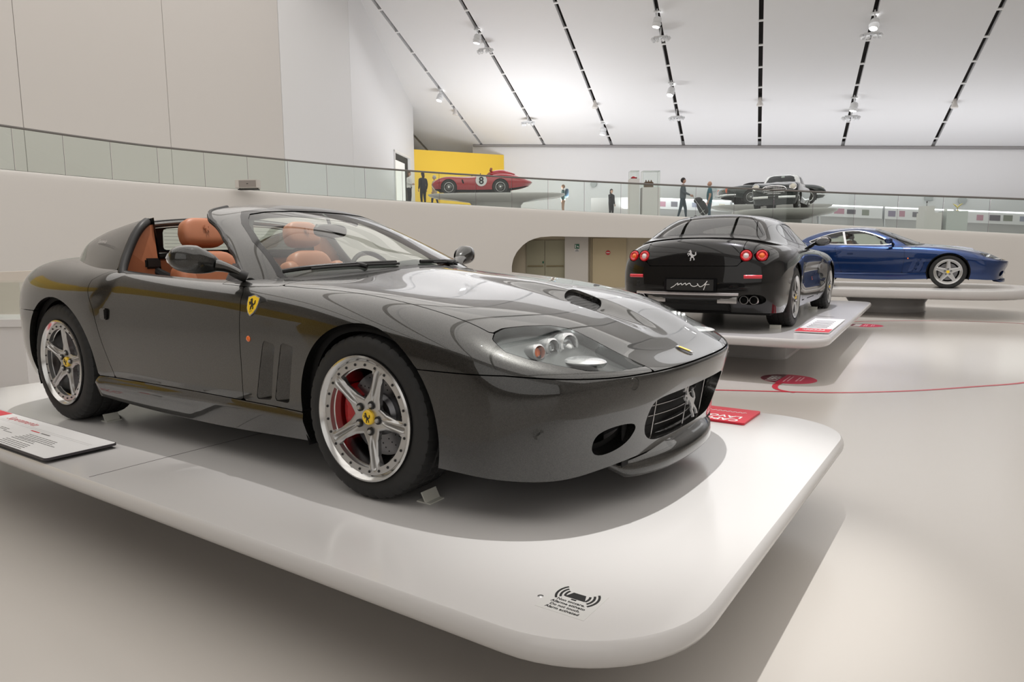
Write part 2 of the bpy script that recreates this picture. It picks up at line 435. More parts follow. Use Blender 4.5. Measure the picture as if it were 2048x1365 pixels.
def wheel(parent, loc, out, r, rim, w, style='split', spin=0., caliper=None, cal_ang=PI, face=-.008, hi=True, lod=1., tread_n=None):
    """loc = hub centre on the tyre's middle plane; out = -1 faces -Y, +1 faces +Y.  local frame: outward = -Y"""
    h = w/2
    def put(o):
        return o
    n = int(72*lod)
    # part: rim with barrel and lip
    mb = MB()
    lip = [(rim+.010, -h+.004), (rim+.010, -h-.004), (rim+.002, -h-.008), (rim-.006, -h+.000), (rim-.012, -h+.008), (rim-.018, -h+.02)] if style == 'split' else \
          [(rim+.010, -h+.004), (rim+.010, -h-.003), (rim+.002, -h-.005), (rim-.008, -h+.004), (rim-.02, -h+.012), (rim-.026, -h+.02)]
    mb.lathe(lip+[(rim-.045, -h+.035), (rim-.05, h*.2), (rim-.03, h*.8), (rim+.008, h)], n, axis='Y')
    rimo = mb.build('wheel_rim', M_POL if style == 'split' else M_ALU, parent, smooth=True, sharp=35)
    # spokes disc
    R0 = rim-.014 if style == 'split' else rim-.018
    nr, nt = (64, 420) if (hi and lod >= 1) else (int(34*lod)+6, int(150*lod)+30)
    rr = np.linspace(.012, R0, nr); tt = np.linspace(0, 2*PI, nt+1)[:-1]
    A, Bq = np.meshgrid(rr, tt, indexing='ij'); idx = np.arange(nr*nt).reshape(nr, nt)
    q = np.stack([idx[:-1], np.roll(idx, -1, 1)[:-1], np.roll(idx, -1, 1)[1:], idx[1:]], -1).reshape(-1, 4)
    a = A.ravel(); t = Bq.ravel()
    k = np.round((t-spin)/(2*PI/5)); dt = t-spin-k*2*PI/5
    d = np.abs(a*np.sin(dt)); along = a*np.cos(dt)
    s = a/R0
    y0 = -h+.03+face*0
    dish = -h+.010+.030*np.clip(1-s, 0, 1)**1.5*(1 if style == 'split' else -.3)
    if style == 'split':
        wsp = np.interp(s, [0, .25, .45, .7, .88, 1], [.06, .052, .030, .024, .030, .05])
        ring = .875
        gw = np.interp(s, [0, .3, 1], [.003, .004, .0085]); groove = .013*np.clip(1-(d/gw)**2, 0, 1)**.7*np.clip((s-.30)/.25, 0, 1)*np.clip((.93-s)/.05, 0, 1)-.005*np.exp(-((d-gw*1.9)/(gw*.7))**2)*np.clip((s-.3)/.2, 0, 1)*np.clip((.93-s)/.05, 0, 1)
        edge = .006*np.clip((d-wsp+.012)/.012, 0, 1)**2*np.clip((s-.25)/.1, 0, 1)*np.clip((.84-s)/.06, 0, 1)
        yy = dish+groove+edge
    elif style == 'star':
        wsp = np.interp(s, [0, .25, .45, .7, .9, 1], [.075, .062, .044, .035, .031, .034])
        ring = .915
        yy = dish+.012*np.clip(d/wsp-.35, 0, 1)**2
    else:  # slim five spoke
        wsp = np.interp(s, [0, .25, .45, .7, .9, 1], [.07, .056, .042, .038, .040, .05])
        ring = .90
        yy = dish+.008*np.clip(d/wsp-.3, 0, 1)**2
    win = np.maximum(a-ring*R0, wsp-d); win = np.maximum(win, .055-a)
    V = np.stack([a*np.cos(t), yy, a*np.sin(t)], -1)
    sf = Surf(V, q)
    if sf.N[:, 1].mean() > 0: sf = Surf(V, q[:, ::-1])
    sp = piece('spokes', sf, -win, M_ALU, rimo, flange=.032 if hi else .025)
    # centre cap and nuts
    cy = -h+.010+(.022 if style == 'split' else -.006)
    MB().lathe([(.0001, cy-.010), (.026, cy-.010), (.030, cy-.006), (.031, cy+.01)], 28, axis='Y').build('hub_cap', M_YEL, rimo, smooth=True, sharp=40)
    if hi: decal('emblem', HORSE, (0, cy-.0105, 0), (0, -1, 0), M_PRINTBLK, rimo, .034, .0012)
    nut = None
    for i in range(5):
        an = spin+PI/5+i*2*PI/5 if style != 'split' else spin+i*2*PI/5+PI/5
        an = spin+i*2*PI/5
        px, pz = .056*math.cos(an), .056*math.sin(an)
        if nut is None:
            nut = MB().lathe([(.0001, -.014), (.0075, -.014), (.0095, -.010), (.0095, .012)], 12, axis='Y')
            nut.mi = 1; nut.lathe([(.0095, -.0055), (.0165, -.0055), (.0168, .010)], 18, axis='Y')  # black ring stands in for the shaded pocket round the nut
            nut = nut.build('lug_nut', [M_STEEL, M_BLACK], rimo, smooth=True, sharp=40)
            o = nut
        else:
            o = nut.copy(); COL.objects.link(o)
        o.location = (px, cy-.003, pz)
    if style == 'split' and hi:
        bolt = None
        for i in range(25):
            an = spin+.10+i*2*PI/25
            if bolt is None:
                o = bolt = MB().lathe([(.0001, -.0045), (.0035, -.0045), (.0036, 0)], 6, axis='Y').lathe([(.0036, -.0012), (.0058, -.0012), (.006, .001)], 8, axis='Y').build('rim_bolt', mat('bolt_dark', (.10, .10, .10), .35, .9), rimo)
            else:
                o = bolt.copy(); COL.objects.link(o)
            rb = R0*.94
            o.location = (rb*math.cos(an), -h+.0095, rb*math.sin(an))
    V, F = tyre_mesh(r, rim+.004, w, tread_n or int(200*lod))
    mesh_obj('tyre', V, F, M_RUBBER, rimo, smooth=True, sharp=25)
    # brake
    disc = MB().lathe([(.085, -.02), (.17, -.02), (.17, .012), (.085, .012)], int(48*lod), axis='Y')
    disc.lathe([(.0001, -.045), (.07, -.045), (.085, -.03), (.085, .0)], int(36*lod), axis='Y')
    if hi:
        disc.mi = 1
        for i in range(60):
            an = i*2*PI/60; rb = (.105, .122, .139, .155)[i % 4]
            disc.lathe([(.0001, -.0206), (.0034, -.0206)], 6, (rb*math.cos(an), 0, rb*math.sin(an)), 'Y')
    do = disc.build('brake_disc', [M_DISC, M_DARK], rimo, smooth=True, sharp=40)
    if caliper is not None:
        mbc = MB(); n2 = 12; V = []; F = []
        for i in range(n2+1):
            an = cal_ang-.62+1.24*i/n2; e = 1-.35*abs(2*i/n2-1)**4
            for (rr_, yy_) in ((.118, -.055), (.118, .05), (.186, .05), (.190, -.02), (.182, -.052), (.15, -.066*e)):
                V.append((rr_*math.cos(an), yy_, rr_*math.sin(an)))
        for i in range(n2):
            for j in range(6): F.append((i*6+j, i*6+(j+1) % 6, (i+1)*6+(j+1) % 6, (i+1)*6+j))
        F += [tuple(range(6))[::-1], tuple(n2*6+j for j in range(6))]
        mbc.add(V, F).build('brake_caliper', caliper, rimo, smooth=True, sharp=40)
    rimo.location = loc
    if out > 0: rimo.rotation_euler = (0, 0, PI)
    return rimo
def wheel_well(parent, x, z, r, y0, y1, s):
    mb = MB().lathe([(.02, y0), (r, y0), (r, y1)], 40, (x, 0, z), 'Y', -.42, PI+.42)
    mb.xform(lambda a, b, c: (a, b*s, c))
    return mb.build('wheel_arch_liner', M_DARK, parent, smooth=True, sharp=40)
def seat(parent, x, y, z, material, width=.5, head_emblem=True):
    """sports seat facing +x; x,z: base point under the backrest"""
    tilt = Matrix.Rotation(-.30, 3, 'Y')
    mb = MB()
    mb.ellipsoid((x+.30, y, z+.10), (.29, width*.36, .085), 24, 12, .5, .45)
    for s in (-1, 1): mb.ellipsoid((x+.30, y+s*width*.40, z+.135), (.29, .06, .085), 20, 10, .55, .6)
    cu = mb.build('seat_cushion', material, parent, smooth=True, sharp=60)
    mb = MB()
    mb.ellipsoid((x-.085, y, z+.40), (.075, width*.36, .31), 24, 14, .45, .5, R=tilt)
    for s in (-1, 1): mb.ellipsoid((x-.045, y+s*width*.40, z+.37), (.085, .062, .27), 20, 12, .55, .7, R=tilt)
    bk = mb.build('backrest', material, parent, smooth=True, sharp=60)
    # headrest: rounded cushion wider at the bottom
    mb = MB().ellipsoid((0, 0, 0), (.055, .142, .086), 28, 16, .5, .5)
    def hr(a, b, c):
        k = 1-.16*max(0, c)/.092-.05
        v = tilt @ Vector((a, b*k, c)); return (x-.215+v.x, y+v.y, z+.81+v.z)
    mb.xform(hr)
    hd = mb.build('headrest', material, parent, smooth=True, sharp=60)
    if head_emblem:
        n = tilt @ Vector((1, 0, 0)); c = Vector((x-.215, y, z+.82))+n*.058
        decal('embossed_emblem', HORSE, c, n, material, hd, .04, .004)
    return bk
def steering_wheel(parent, c, r=.18, tilt=.42):
    R = Matrix.Rotation(tilt, 3, 'Y')
    pts = [tuple(Vector(c)+R @ Vector((0, r*math.cos(2*PI*i/40), r*math.sin(2*PI*i/40)))) for i in range(40)]
    o = MB().tube(pts, .015, 8, closed=True).build('steering_wheel', M_BLACK, parent, smooth=True)
    mb = MB()
    for an in (0.1, PI-.1, -PI/2):
        mb.tube([tuple(Vector(c)+R @ Vector((.02, .03*math.cos(an), .03*math.sin(an)))), tuple(Vector(c)+R @ Vector((0, r*math.cos(an), r*math.sin(an))))], .012, 6)
    mb.ellipsoid((c[0]+.03, c[1], c[2]), (.03, .06, .06), 16, 8, .6, .8)
    mb.build('steering_hub', M_BLACK, o, smooth=True)
    return o
# ---------------------------------------------------------------- the grand tourer body (half net, mirrored)
BODY575 = [
 # r0 bottom edge
 [(.95,0,.20),(.935,.34,.20),(.865,.61,.185),(.77,.775,.17),(.61,.88,.175),(.42,.915,.185),(0,.91,.19),(-.40,.895,.18),(-.75,.885,.165),(-1.3,.88,.155),(-1.9,.885,.175),(-2.12,.895,.19),(-2.5,.91,.20),(-2.9,.905,.22),(-3.18,.84,.26),(-3.32,.66,.27),(-3.38,.38,.27),(-3.40,0,.27)],
 [(.975,0,.30),(.96,.34,.30),(.89,.61,.30),(.79,.795,.30),(.63,.905,.305),(.42,.94,.32),(0,.945,.32),(-.40,.92,.31),(-.75,.905,.30),(-1.3,.90,.29),(-1.9,.91,.30),(-2.12,.928,.31),(-2.5,.948,.33),(-2.9,.942,.35),(-3.21,.87,.38),(-3.37,.68,.40),(-3.44,.39,.41),(-3.46,0,.41)],
 [(1.01,0,.41),(.995,.34,.41),(.925,.615,.415),(.82,.80,.42),(.65,.915,.43),(.42,.952,.45),(0,.957,.46),(-.40,.933,.45),(-.75,.92,.44),(-1.3,.915,.43),(-1.9,.93,.44),(-2.12,.947,.46),(-2.5,.962,.48),(-2.9,.955,.50),(-3.22,.88,.52),(-3.385,.69,.54),(-3.455,.40,.55),(-3.475,0,.55)],
 [(1.035,0,.508),(1.018,.34,.509),(.945,.605,.515),(.83,.785,.525),(.65,.905,.54),(.42,.955,.555),(0,.963,.60),(-.40,.942,.59),(-.75,.93,.58),(-1.3,.927,.57),(-1.9,.942,.58),(-2.12,.957,.60),(-2.5,.9675,.63),(-2.9,.957,.65),(-3.22,.88,.67),(-3.39,.69,.68),(-3.455,.40,.69),(-3.475,0,.69)],
 [(1.005,0,.538),(.985,.33,.542),(.905,.575,.559),(.785,.74,.585),(.615,.868,.617),(.42,.93,.655),(0,.94,.715),(-.40,.927,.725),(-.75,.92,.72),(-1.3,.918,.71),(-1.9,.932,.725),(-2.12,.947,.745),(-2.5,.952,.775),(-2.87,.93,.79),(-3.17,.85,.80),(-3.34,.67,.80),(-3.41,.39,.80),(-3.43,0,.80)],
 [(.92,0,.566),(.893,.30,.578),(.795,.51,.618),(.66,.645,.664),(.50,.735,.712),(.33,.78,.75),(0,.805,.803),(-.40,.815,.832),(-.75,.83,.838),(-1.3,.848,.848),(-1.9,.855,.885),(-2.12,.85,.895),(-2.5,.83,.91),(-2.83,.79,.915),(-3.08,.70,.905),(-3.24,.55,.89),(-3.31,.32,.885),(-3.33,0,.885)],
 [(.86,0,.605),(.80,.22,.632),(.68,.36,.69),(.53,.44,.735),(.38,.475,.768),(.22,.49,.795),(-.10,.50,.835),(-.45,.50,.868),(-.80,.51,.88),(-1.3,.52,.88),(-1.9,.53,.91),(-2.15,.53,.925),(-2.5,.50,.945),(-2.78,.46,.95),(-2.98,.38,.94),(-3.10,.28,.93),(-3.17,.15,.925),(-3.19,0,.92)],
 [(.77,0,.655),(.68,0,.69),(.56,0,.728),(.43,0,.764),(.30,0,.795),(.16,0,.822),(-.15,0,.868),(-.47,0,.905),(-.82,0,.92),(-1.3,0,.91),(-1.9,0,.93),(-2.17,0,.945),(-2.5,0,.96),(-2.75,0,.965),(-2.9,0,.96),(-2.98,0,.955),(-3.02,0,.95),(-3.04,0,.945)],
]
CAB575 = [
 [(-.50,0,.90),(-.53,.35,.893),(-.64,.60,.872),(-.77,.735,.848),(-.93,.80,.838),(-1.2,.835,.842),(-1.6,.85,.862),(-2.0,.85,.885),(-2.3,.83,.90),(-2.6,.76,.92),(-2.85,.62,.945),(-2.97,.35,.955),(-3.0,0,.955)],
 [(-.78,0,1.02),(-.80,.34,1.012),(-.90,.565,1.0),(-1.0,.68,.985),(-1.12,.725,.975),(-1.3,.758,.972),(-1.6,.775,.98),(-1.98,.775,.99),(-2.25,.755,1.005),(-2.58,.70,1.028),(-2.78,.59,1.04),(-2.77,.32,1.05),(-2.8,0,1.055)],
 [(-1.03,0,1.125),(-1.05,.33,1.118),(-1.14,.525,1.10),(-1.22,.615,1.088),(-1.31,.65,1.082),(-1.42,.68,1.08),(-1.62,.70,1.085),(-1.93,.70,1.093),(-2.17,.68,1.10),(-2.44,.63,1.112),(-2.57,.54,1.128),(-2.57,.29,1.14),(-2.59,0,1.145)],
 [(-1.28,0,1.21),(-1.30,.32,1.203),(-1.37,.475,1.188),(-1.42,.54,1.178),(-1.48,.57,1.18),(-1.54,.59,1.185),(-1.66,.605,1.192),(-1.88,.605,1.195),(-2.07,.58,1.195),(-2.25,.54,1.19),(-2.33,.44,1.208),(-2.33,.25,1.222),(-2.35,0,1.226)],
 [(-1.5,0,1.258),(-1.515,.25,1.255),(-1.55,.33,1.252),(-1.575,.36,1.25),(-1.6,.37,1.25),(-1.63,.375,1.252),(-1.7,.38,1.256),(-1.82,.38,1.256),(-1.93,.36,1.253),(-2.0,.32,1.25),(-2.05,.26,1.252),(-2.08,.16,1.256),(-2.09,0,1.257)],
 [(-1.64,0,1.274),(-1.66,0,1.275),(-1.68,0,1.276),(-1.70,0,1.2765),(-1.72,0,1.277),(-1.74,0,1.277),(-1.77,0,1.277),(-1.80,0,1.277),(-1.83,0,1.277),(-1.86,0,1.2765),(-1.88,0,1.276),(-1.90,0,1.275),(-1.92,0,1.274)],
]

_g0 = CAB575[0]
_gm = []
for k, (x, y, z) in enumerate(_g0):
    if 7 <= k <= 10: _gm.append((x-(.05 if k > 8 else .02), y+(.055 if k > 8 else .03), z-(.012 if k > 8 else .045)))
    else: _gm.append((x-.02, y*1.01, z-.04))
CAB575 = [_gm]+CAB575
def _tail(net):
    out = []
    for r, ring in enumerate(net):
        q = []
        for (x, y, z) in ring:
            if x < -2.85: x = -2.85+(x+2.85)*.78
            if r >= 4 and x < -2.4: z += .03*min(1, (-2.4-x)/.5)
            q.append((x, y, z))
        out.append(q)
    return out
BODY575 = _tail(BODY575)
def lerp(x, xs, ys): return np.interp(x, xs, ys)
def scoop_shape(B):
    """bonnet intake of the grand tourer: raised hump behind the mouth, ramp in front of it"""
    x, y, z = B.V.T; m = (z > .55) & (x > -.4)
    ay = np.clip(np.abs(y)/lerp(x, [-.3, .2, .5, .85], [.10, .17, .17, .10]), 0, 1)
    A = (1-ay**2)**2
    h = lerp(x, [-.35, -.1, .2, .43, .50, .56, .66, .86, .9], [0, .006, .022, .030, -.030, -.036, -.026, 0, 0])
    B.V[:, 2] += np.where(m, A*h, 0); B.normals()
GAP = .0022
FOG = chaikin([(.672, .30), (.655, .335), (.58, .350), (.485, .345), (.462, .315), (.50, .263), (.60, .238), (.66, .250)], 2)
GRILLE = chaikin([(-.415, .40), (-.415, .30), (-.35, .243), (-.2, .233), (.2, .233), (.35, .243), (.415, .30), (.415, .40), (.37, .424), (.2, .428), (-.2, .428), (-.37, .424)], 2)
LAMP = [(.55, .831), (.534, .796), (.536, .741), (.57, .649), (.619, .551), (.673, .495), (.788, .464), (.877, .436), (.970, .421), (.927, .582), (.857, .694), (.781, .756), (.693, .812), (.613, .846)]
HOODH = [(.528, .806), (.441, .806), (.34, .808), (.254, .809), (.167, .810), (.064, .812), (-.071, .815), (-.21, .819), (-.356, .824), (-.474, .829), (-.60, .826), (-.59, .79), (-.52, .66), (-.462, .36), (-.445, .15), (-.445, -.2), (1.2, -.2), (1.2, .40), (.985, .425), (.970, .424), (.877, .440), (.788, .468), (.673, .499), (.619, .555), (.57, .653), (.533, .745)]
COCKPIT = [(-.97, -.2), (-.95, .60), (-.985, .785), (-1.3, .815), (-1.6, .828), (-1.93, .832), (-2.06, .80), (-2.12, .62), (-2.12, -.2)]
def gt_body(root, paint, NU, NV, open_top=True, dark=M_DARK, hi=True):
    B = Surf.grid(net_surface(BODY575, NU, NV)); scoop_shape(B)
    if B.N[np.argmax(B.V[:, 2]), 2] < 0: B = Surf(B.V, B.Q[:, ::-1])
    x, y, z = B.V.T; ay = np.abs(y)
    # rear haunch swelling out of the trailing edge of the door
    t = np.clip((-1.86-x-.9*np.clip(.80-z, 0, 1))/.16, 0, 1); t = t*t*(3-2*t)
    band = np.exp(-((z-.80)/.075)**2)*np.clip((-2.75+.9-x-.9)/1., 0, 0) if False else np.exp(-((z-.79)/.08)**2)*np.clip((x+2.9)/.7, 0, 1)
    B.V[:, 1] += np.sign(y)*.018*t*band*(ay > .8); B.normals(); x, y, z = B.V.T; ay = np.abs(y)
    sk = np.clip((.302-z)/.03, 0, 1)*np.clip((x+2.2)/.1, 0, 1)*np.clip((-.25-x)/.1, 0, 1)*(ay > .7)
    B.V[:, 1] += np.sign(y)*sk*(.012+.02*np.clip((-1.2-x)/.9, 0, 1)); B.normals(); x, y, z = B.V.T; ay = np.abs(y)
    arch = np.maximum(.383-np.hypot(x, z-.325), .392-np.hypot(x+2.5, z-.345))
    H = sdf(x, ay, HOODH); Lm = sdf(x, ay, LAMP); Lm = np.where((z > .55) & (x > .4), Lm, 1.)
    G = np.where(x > .75, sdf(y, z, GRILLE), 1.); Fg = np.where(x > .7, sdf(ay, z, FOG), 1.)
    CP = np.where(z > .79, sdf(x, ay, COCKPIT), 1.)
    cre = lerp(x, [.36, .65, .80, .93, 1.06], [.557, .556, .543, .533, .529])
    xdf = lerp(z, [.30, .5, .637, .727, .80, .83], [-.816, -.789, -.780, -.782, -.80, -.84])
    xdr = lerp(z, [.30, .336, .487, .624, .732, .80, .84, .87, .90], [-1.95, -1.957, -2.006, -2.044, -2.076, -2.096, -2.10, -2.05, -1.97])
    scu = np.where((x > -1.02) & (x < -.40), sdf(x, ay, [(-.3, -.2), (-.3, .30), (-.40, .6), (-.58, .80), (-.615, .832), (-.70, .842), (-.845, .852), (-1.02, .845), (-1.02, -.2)]), 1.)
    scu = np.where(z > .78, scu, 1.)
    mouth = np.where(z > .6, np.hypot((x-.465)/.062, y/.135)-1, 1.)*.05
    def prt(name, f, m=paint, fl=.014, **k): return piece(name, B, f, m, root, fl, **k)
    hood = prt('bonnet', np.maximum.reduce([H+GAP, cre-z+GAP, -mouth, -Lm+.001]))
    prt('front_bumper', np.maximum.reduce([z-cre+GAP, .2-x, arch, -G, -Fg]), fl=.05)
    prt('scuttle', np.maximum.reduce([scu+.001, -H+GAP, -CP, .735-y])); prt('scuttle', np.maximum.reduce([scu+.001, -H+GAP, -CP, .735+y]))
    prt('scuttle_cover', np.maximum.reduce([scu+.001, -H+GAP, -CP, ay-.7352]), M_BLACK)
    sillz = .306
    vt = np.full(len(x), 0.)
    for k, pts in enumerate(VENTS575):
        xr = lerp(z, [.33, .595], [pts[7][0], pts[0][0]]); tt_ = np.clip((x-xr)/.095, 0, 1); m_ = sdf(x, z, pts) < .02
        top_ = np.clip((z-.545+.35*(1-tt_)*.1)/.05, 0, 1)
        vt = np.where(m_, -.030*tt_*(1-.75*top_)-.0015, vt)
    VB = Surf(B.V+B.N*vt[:, None], B.Q)
    for s in (-1, 1):
        side = -y*s
        low = np.where(x > 0, cre, sillz)
        vents = []
        for pts in VENTS575: vents.append(sdf(x, z, pts))
        vn = np.minimum(*vents)
        prt('front_wing', np.maximum.reduce([-H+GAP, -scu+GAP, -Lm+.002, low-z+GAP, xdf-x+GAP, arch, side, -vn, x-1.2]), fl=.035)
        piece('side_vent', VB, np.maximum(vn-.004, side), paint, root, 0.)
        prt('door', np.maximum.reduce([x-xdf+GAP, xdr-x+GAP, sillz-z+GAP, -CP, side, -scu+GAP]), fl=.03)
        prt('sill', np.maximum.reduce([z-sillz+GAP, x-.1, -2.6-x, arch, side]), fl=.03)
        piece('headlamp_cover', B, np.maximum(Lm+.001, side), M_CLEAR, root, 0.)
        wb = piece('headlamp_bowl', B, np.maximum(Lm+.001, side), M_LAMPBOWL, root, -.036, off=-.038)
    deckcut = -CP
    rb = .648+0*x
    prt('rear_body', np.maximum.reduce([x-xdr+GAP, -.0*x+np.where(x < -2.5, rb-z+GAP, np.where(x > -2.5, sillz-z+GAP, -1)), arch, deckcut, np.where(x < -2.5, -1, x+1.7)]), fl=.025)
    prt('rear_bumper', np.maximum.reduce([x+2.55, z-rb+GAP, arch]), fl=.03)
    piece('inner_shell', B, np.maximum.reduce([arch-.02, -CP-.03, -G-.03, -Fg-.02, -mouth-.01, -Lm-.05]), dark, root, 0., off=-.055)
    ms = piece('intake_mesh', B, mouth-.004, M_MESH, root, -.026, off=-.028)
    return B
VENTS575 = [[(-.612, .592), (-.600, .600), (-.535, .590), (-.528, .582), (-.598, .338), (-.606, .333), (-.700, .326), (-.709, .334)],
            [(-.485, .592), (-.473, .600), (-.408, .590), (-.401, .582), (-.470, .338), (-.478, .333), (-.563, .334), (-.571, .342)]]
M_LAMPBOWL = mat('headlamp_bowl', (.20, .21, .21), .25, .8)
M_MESH = mat('intake_mesh', (.03, .03, .03), .5, .3)
def _mesh_tex():
    nt = M_MESH.node_tree; b = nt.nodes['Principled BSDF']
    tc = nt.nodes.new('ShaderNodeTexCoord'); vo = nt.nodes.new('ShaderNodeTexVoronoi'); vo.feature = 'DISTANCE_TO_EDGE'; vo.inputs['Scale'].default_value = 90; vo.inputs['Randomness'].default_value = 0
    rp = nt.nodes.new('ShaderNodeValToRGB'); rp.color_ramp.elements[0].color = (.06, .06, .06, 1); rp.color_ramp.elements[1].color = (.003, .003, .003, 1); rp.color_ramp.elements[0].position = .12; rp.color_ramp.elements[1].position = .2
    nt.links.new(tc.outputs['Object'], vo.inputs['Vector']); nt.links.new(vo.outputs['Distance'], rp.inputs[0]); nt.links.new(rp.outputs[0], b.inputs['Base Color'])
_mesh_tex()
def gt_front(root, paint, B, hi=True):
    """grille, lamps, splitter, badges shared by the two front-engined sisters"""
    gb = MB().box((.90, 0, .33), (.004, 1.0, .32)).build('grille_backing', M_DARK, root)
    gr = None
    for k in range(4):
        zz = .275+.042*k
        pts = [(1.0-.10*(yy/.43)**2-.07+.02*(zz-.3)/.1, yy, zz) for yy in np.linspace(-.41, .41, 15)]
        o = MB().tube(pts, .0042, 6, flat=(.7, 1.6)).build('grille_bar', M_STEEL, root, smooth=True)
    for yy in (-.28, 0, .28):
        MB().tube([(.945-.06*(yy/.43)**2, yy, .24), (.975-.06*(yy/.43)**2, yy, .43)], .003, 6).build('grille_strut', M_STEEL, root, smooth=True)
    decal('grille_horse', HORSE, (.975, 0, .345), (1, 0, .25), M_BADGE, root, .118, .008)
    # splitter
    pl = spl([(.80, -.53), (.875, -.46), (.93, -.38), (.975, -.22), (.988, 0), (.975, .22), (.93, .38), (.875, .46), (.80, .53)], 49)
    V = []; F = []
    for i, (a, b) in enumerate(pl):
        e = min(1, (1-abs(b)/.53)/.16); zt = .21; zb = .20-.085*e**.7
        n = np.array([.5, b*.9]); n = n/np.linalg.norm(n); inn = (a-n[0]*.12, b-n[1]*.12)
        for (u, zz) in (((a-n[0]*.06, b-n[1]*.06), zt+.035), ((a-n[0]*.012, b-n[1]*.012), zt-.018), ((a+n[0]*.012, b+n[1]*.012), zt-.03*e), ((a+n[0]*.014, b+n[1]*.014), zb+.012), ((a+n[0]*.004, b+n[1]*.004), zb), (inn, zb+.01)):
            V.append((u[0], u[1], zz))
    for i in range(len(pl)-1):
        for j in range(5): F.append((i*6+j, (i+1)*6+j, (i+1)*6+j+1, i*6+j+1))
    mesh_obj('front_splitter', V, F, paint, root, smooth=True)
    for s in (-1, 1):
        # lamp units
        for (c, r, m) in (((.685, .545, .624), .036, M_CHROME), ((.668, .637, .624), .027, M_CHROME), ((.661, .722, .615), .024, M_ORANGE)):
            c = Vector((c[0], c[1]*s, c[2])); d = Vector((.93, .30*s, .15)).normalized(); R = frame_from(d)
            mb = MB().lathe([(r*1.25, -.03), (r*1.32, .0), (r*1.25, .022), (r*1.0, .026), (r*.92, .0), (r*.9, -.02)], 28, R=R, c=c)
            ring = mb.build('lamp_surround', mat('lamp_silver', (.66, .67, .68), .22, .7), root, smooth=True, sharp=50)
            mb = MB().ellipsoid(tuple(c), (r*.9, r*.9, r*.45), 20, 10, R=R)
            mb.build('lamp_lens', mat('lamp_lens', (.25, .27, .28), .05, .6, coat=1.) if m is M_CHROME else M_ORANGE, ring, smooth=True)
            mb = MB().ellipsoid(tuple(c-d*.045+Vector((.02, 0, -.012))), (r*1.0, r*1.0, r*1.5), 20, 10, R=R)
            mb.build('lamp_shell', MATS['lamp_silver'], ring, smooth=True)
        MB().ellipsoid((.79, .60*s, .578), (.09, .07, .016), 20, 10).build('lamp_reflector', MATS['lamp_silver'], root, smooth=True)
        # brake duct
        MB().box((.79, .565*s, .30), (.004, .26, .16)).build('duct_backing', M_DARK, root)
        MB().lathe([(.0001, .0025), (.021, .0025), (.0225, 0), (.0235, .001), (.024, -.004)], 24, R=frame_from((.9, .42*s, .02)), c=(.966, .546*s, .503)).build('tow_cap', paint, root, smooth=True, sharp=30)
    # bonnet emblem
    e = MB().box((0, 0, 0), (.075, .024, .006), bev=.002).xform(lambda a, b, c: (.95+a*.96-c*.2, b, .5605+c-a*.30)).build('bonnet_emblem', M_CHROME, root, smooth=True, sharp=40)
    MB().box((0, 0, .003), (.05, .018, .003)).xform(lambda a, b, c: (.95+a*.96-c*.2, b, .5605+c-a*.30)).build('emblem_plate', M_YEL, e)
SHIELD = [(-.5, .46), (-.3, .50), (0, .60), (.3, .50), (.5, .46), (.48, .1), (.40, -.2), (.22, -.46), (0, -.62), (-.22, -.46), (-.40, -.2), (-.48, .1)]
def on_body(B, x, z, s, lift=0.):
    m = np.where(B.V[:, 1]*s > .3, (B.V[:, 0]-x)**2+(B.V[:, 2]-z)**2, 9); k = np.argsort(m)[:4]
    n = Vector(B.N[k].mean(0)).normalized(); c = Vector(B.V[k].mean(0)); c = Vector((x, c.y, z))
    return c+n*lift, n
def side_badges(root, s, B, big=True):
    if big:
        c, n = on_body(B, -.697, .750, s, -.001)
        b = decal('shield_badge', SHIELD, c, n, M_CHROME, root, .082, .004, org=(0, 0))
        b2 = decal('shield_field', SHIELD, c, n, M_YEL, b, .073, .0052, org=(0, 0))
        decal('shield_horse', HORSE, c+Vector((0, 0, .005)), n, M_PRINTBLK, b, .043, .0064)
        text_obj('shield_letters', 'S F', .013, c+n*.0056-(Vector((0, 0, 1))-n*n.z).normalized()*.033, n, M_PRINTBLK, b, lift=.0008, align='CENTER', shear=.3)
    o = MB().lathe([(.0001, .008), (.008, .007), (.0135, .002), (.014, -.004)], 20, c=on_body(B, -.716, .601, s)[0], R=frame_from((0, s, 0))).build('side_marker', M_ORANGE, root, smooth=True)
def wing_mirror(root, s, paint, pod=(-1.0, .985, .952), foot=(-.90, .80, .868)):
    R = Matrix.Rotation(.30*s, 3, 'Z') @ Matrix.Rotation(.10*s, 3, 'X')
    mb = MB().ellipsoid((0, 0, 0), (.072, .115, .064), 28, 16, .8, .85)
    def f(a, b, c):
        k = 1-.35*max(0, -b/.115)   # narrows towards the door
        v = R @ Vector((a*k*(1 if a > 0 else .62), b*s, c*k-.018*max(0, -b/.115))); return (pod[0]+v.x, pod[1]*s+v.y, pod[2]+v.z)
    mb.xform(f); o = mb.build('wing_mirror', paint, root, smooth=True)
    a = Vector((pod[0]+.035, (pod[1]-.075)*s, pod[2]-.026)); b = Vector((foot[0], foot[1]*s, foot[2]))
    MB().tube([tuple(a.lerp(b, t)+Vector((0, 0, .010*math.sin(t*PI)))) for t in np.linspace(0, .8, 6)], [.034, .030, .026, .023, .021, .02], 10, flat=(.9, 1.3)).build('mirror_arm', paint, o, smooth=True)
    MB().tube([tuple(a.lerp(b, t)) for t in (.5, .7, .9, 1.05)], [.018, .023, .026, .024], 10).build('mirror_foot', M_BLACK, o, smooth=True)
    mg = MB().ellipsoid((0, 0, 0), (.004, .092, .05), 20, 8).xform(lambda p, q, r: tuple(Vector((pod[0]-.046, (pod[1]+.01)*s, pod[2]))+R @ Vector((p, q, r)))).build('mirror_glass', M_CHROME, o, smooth=True)
    return o
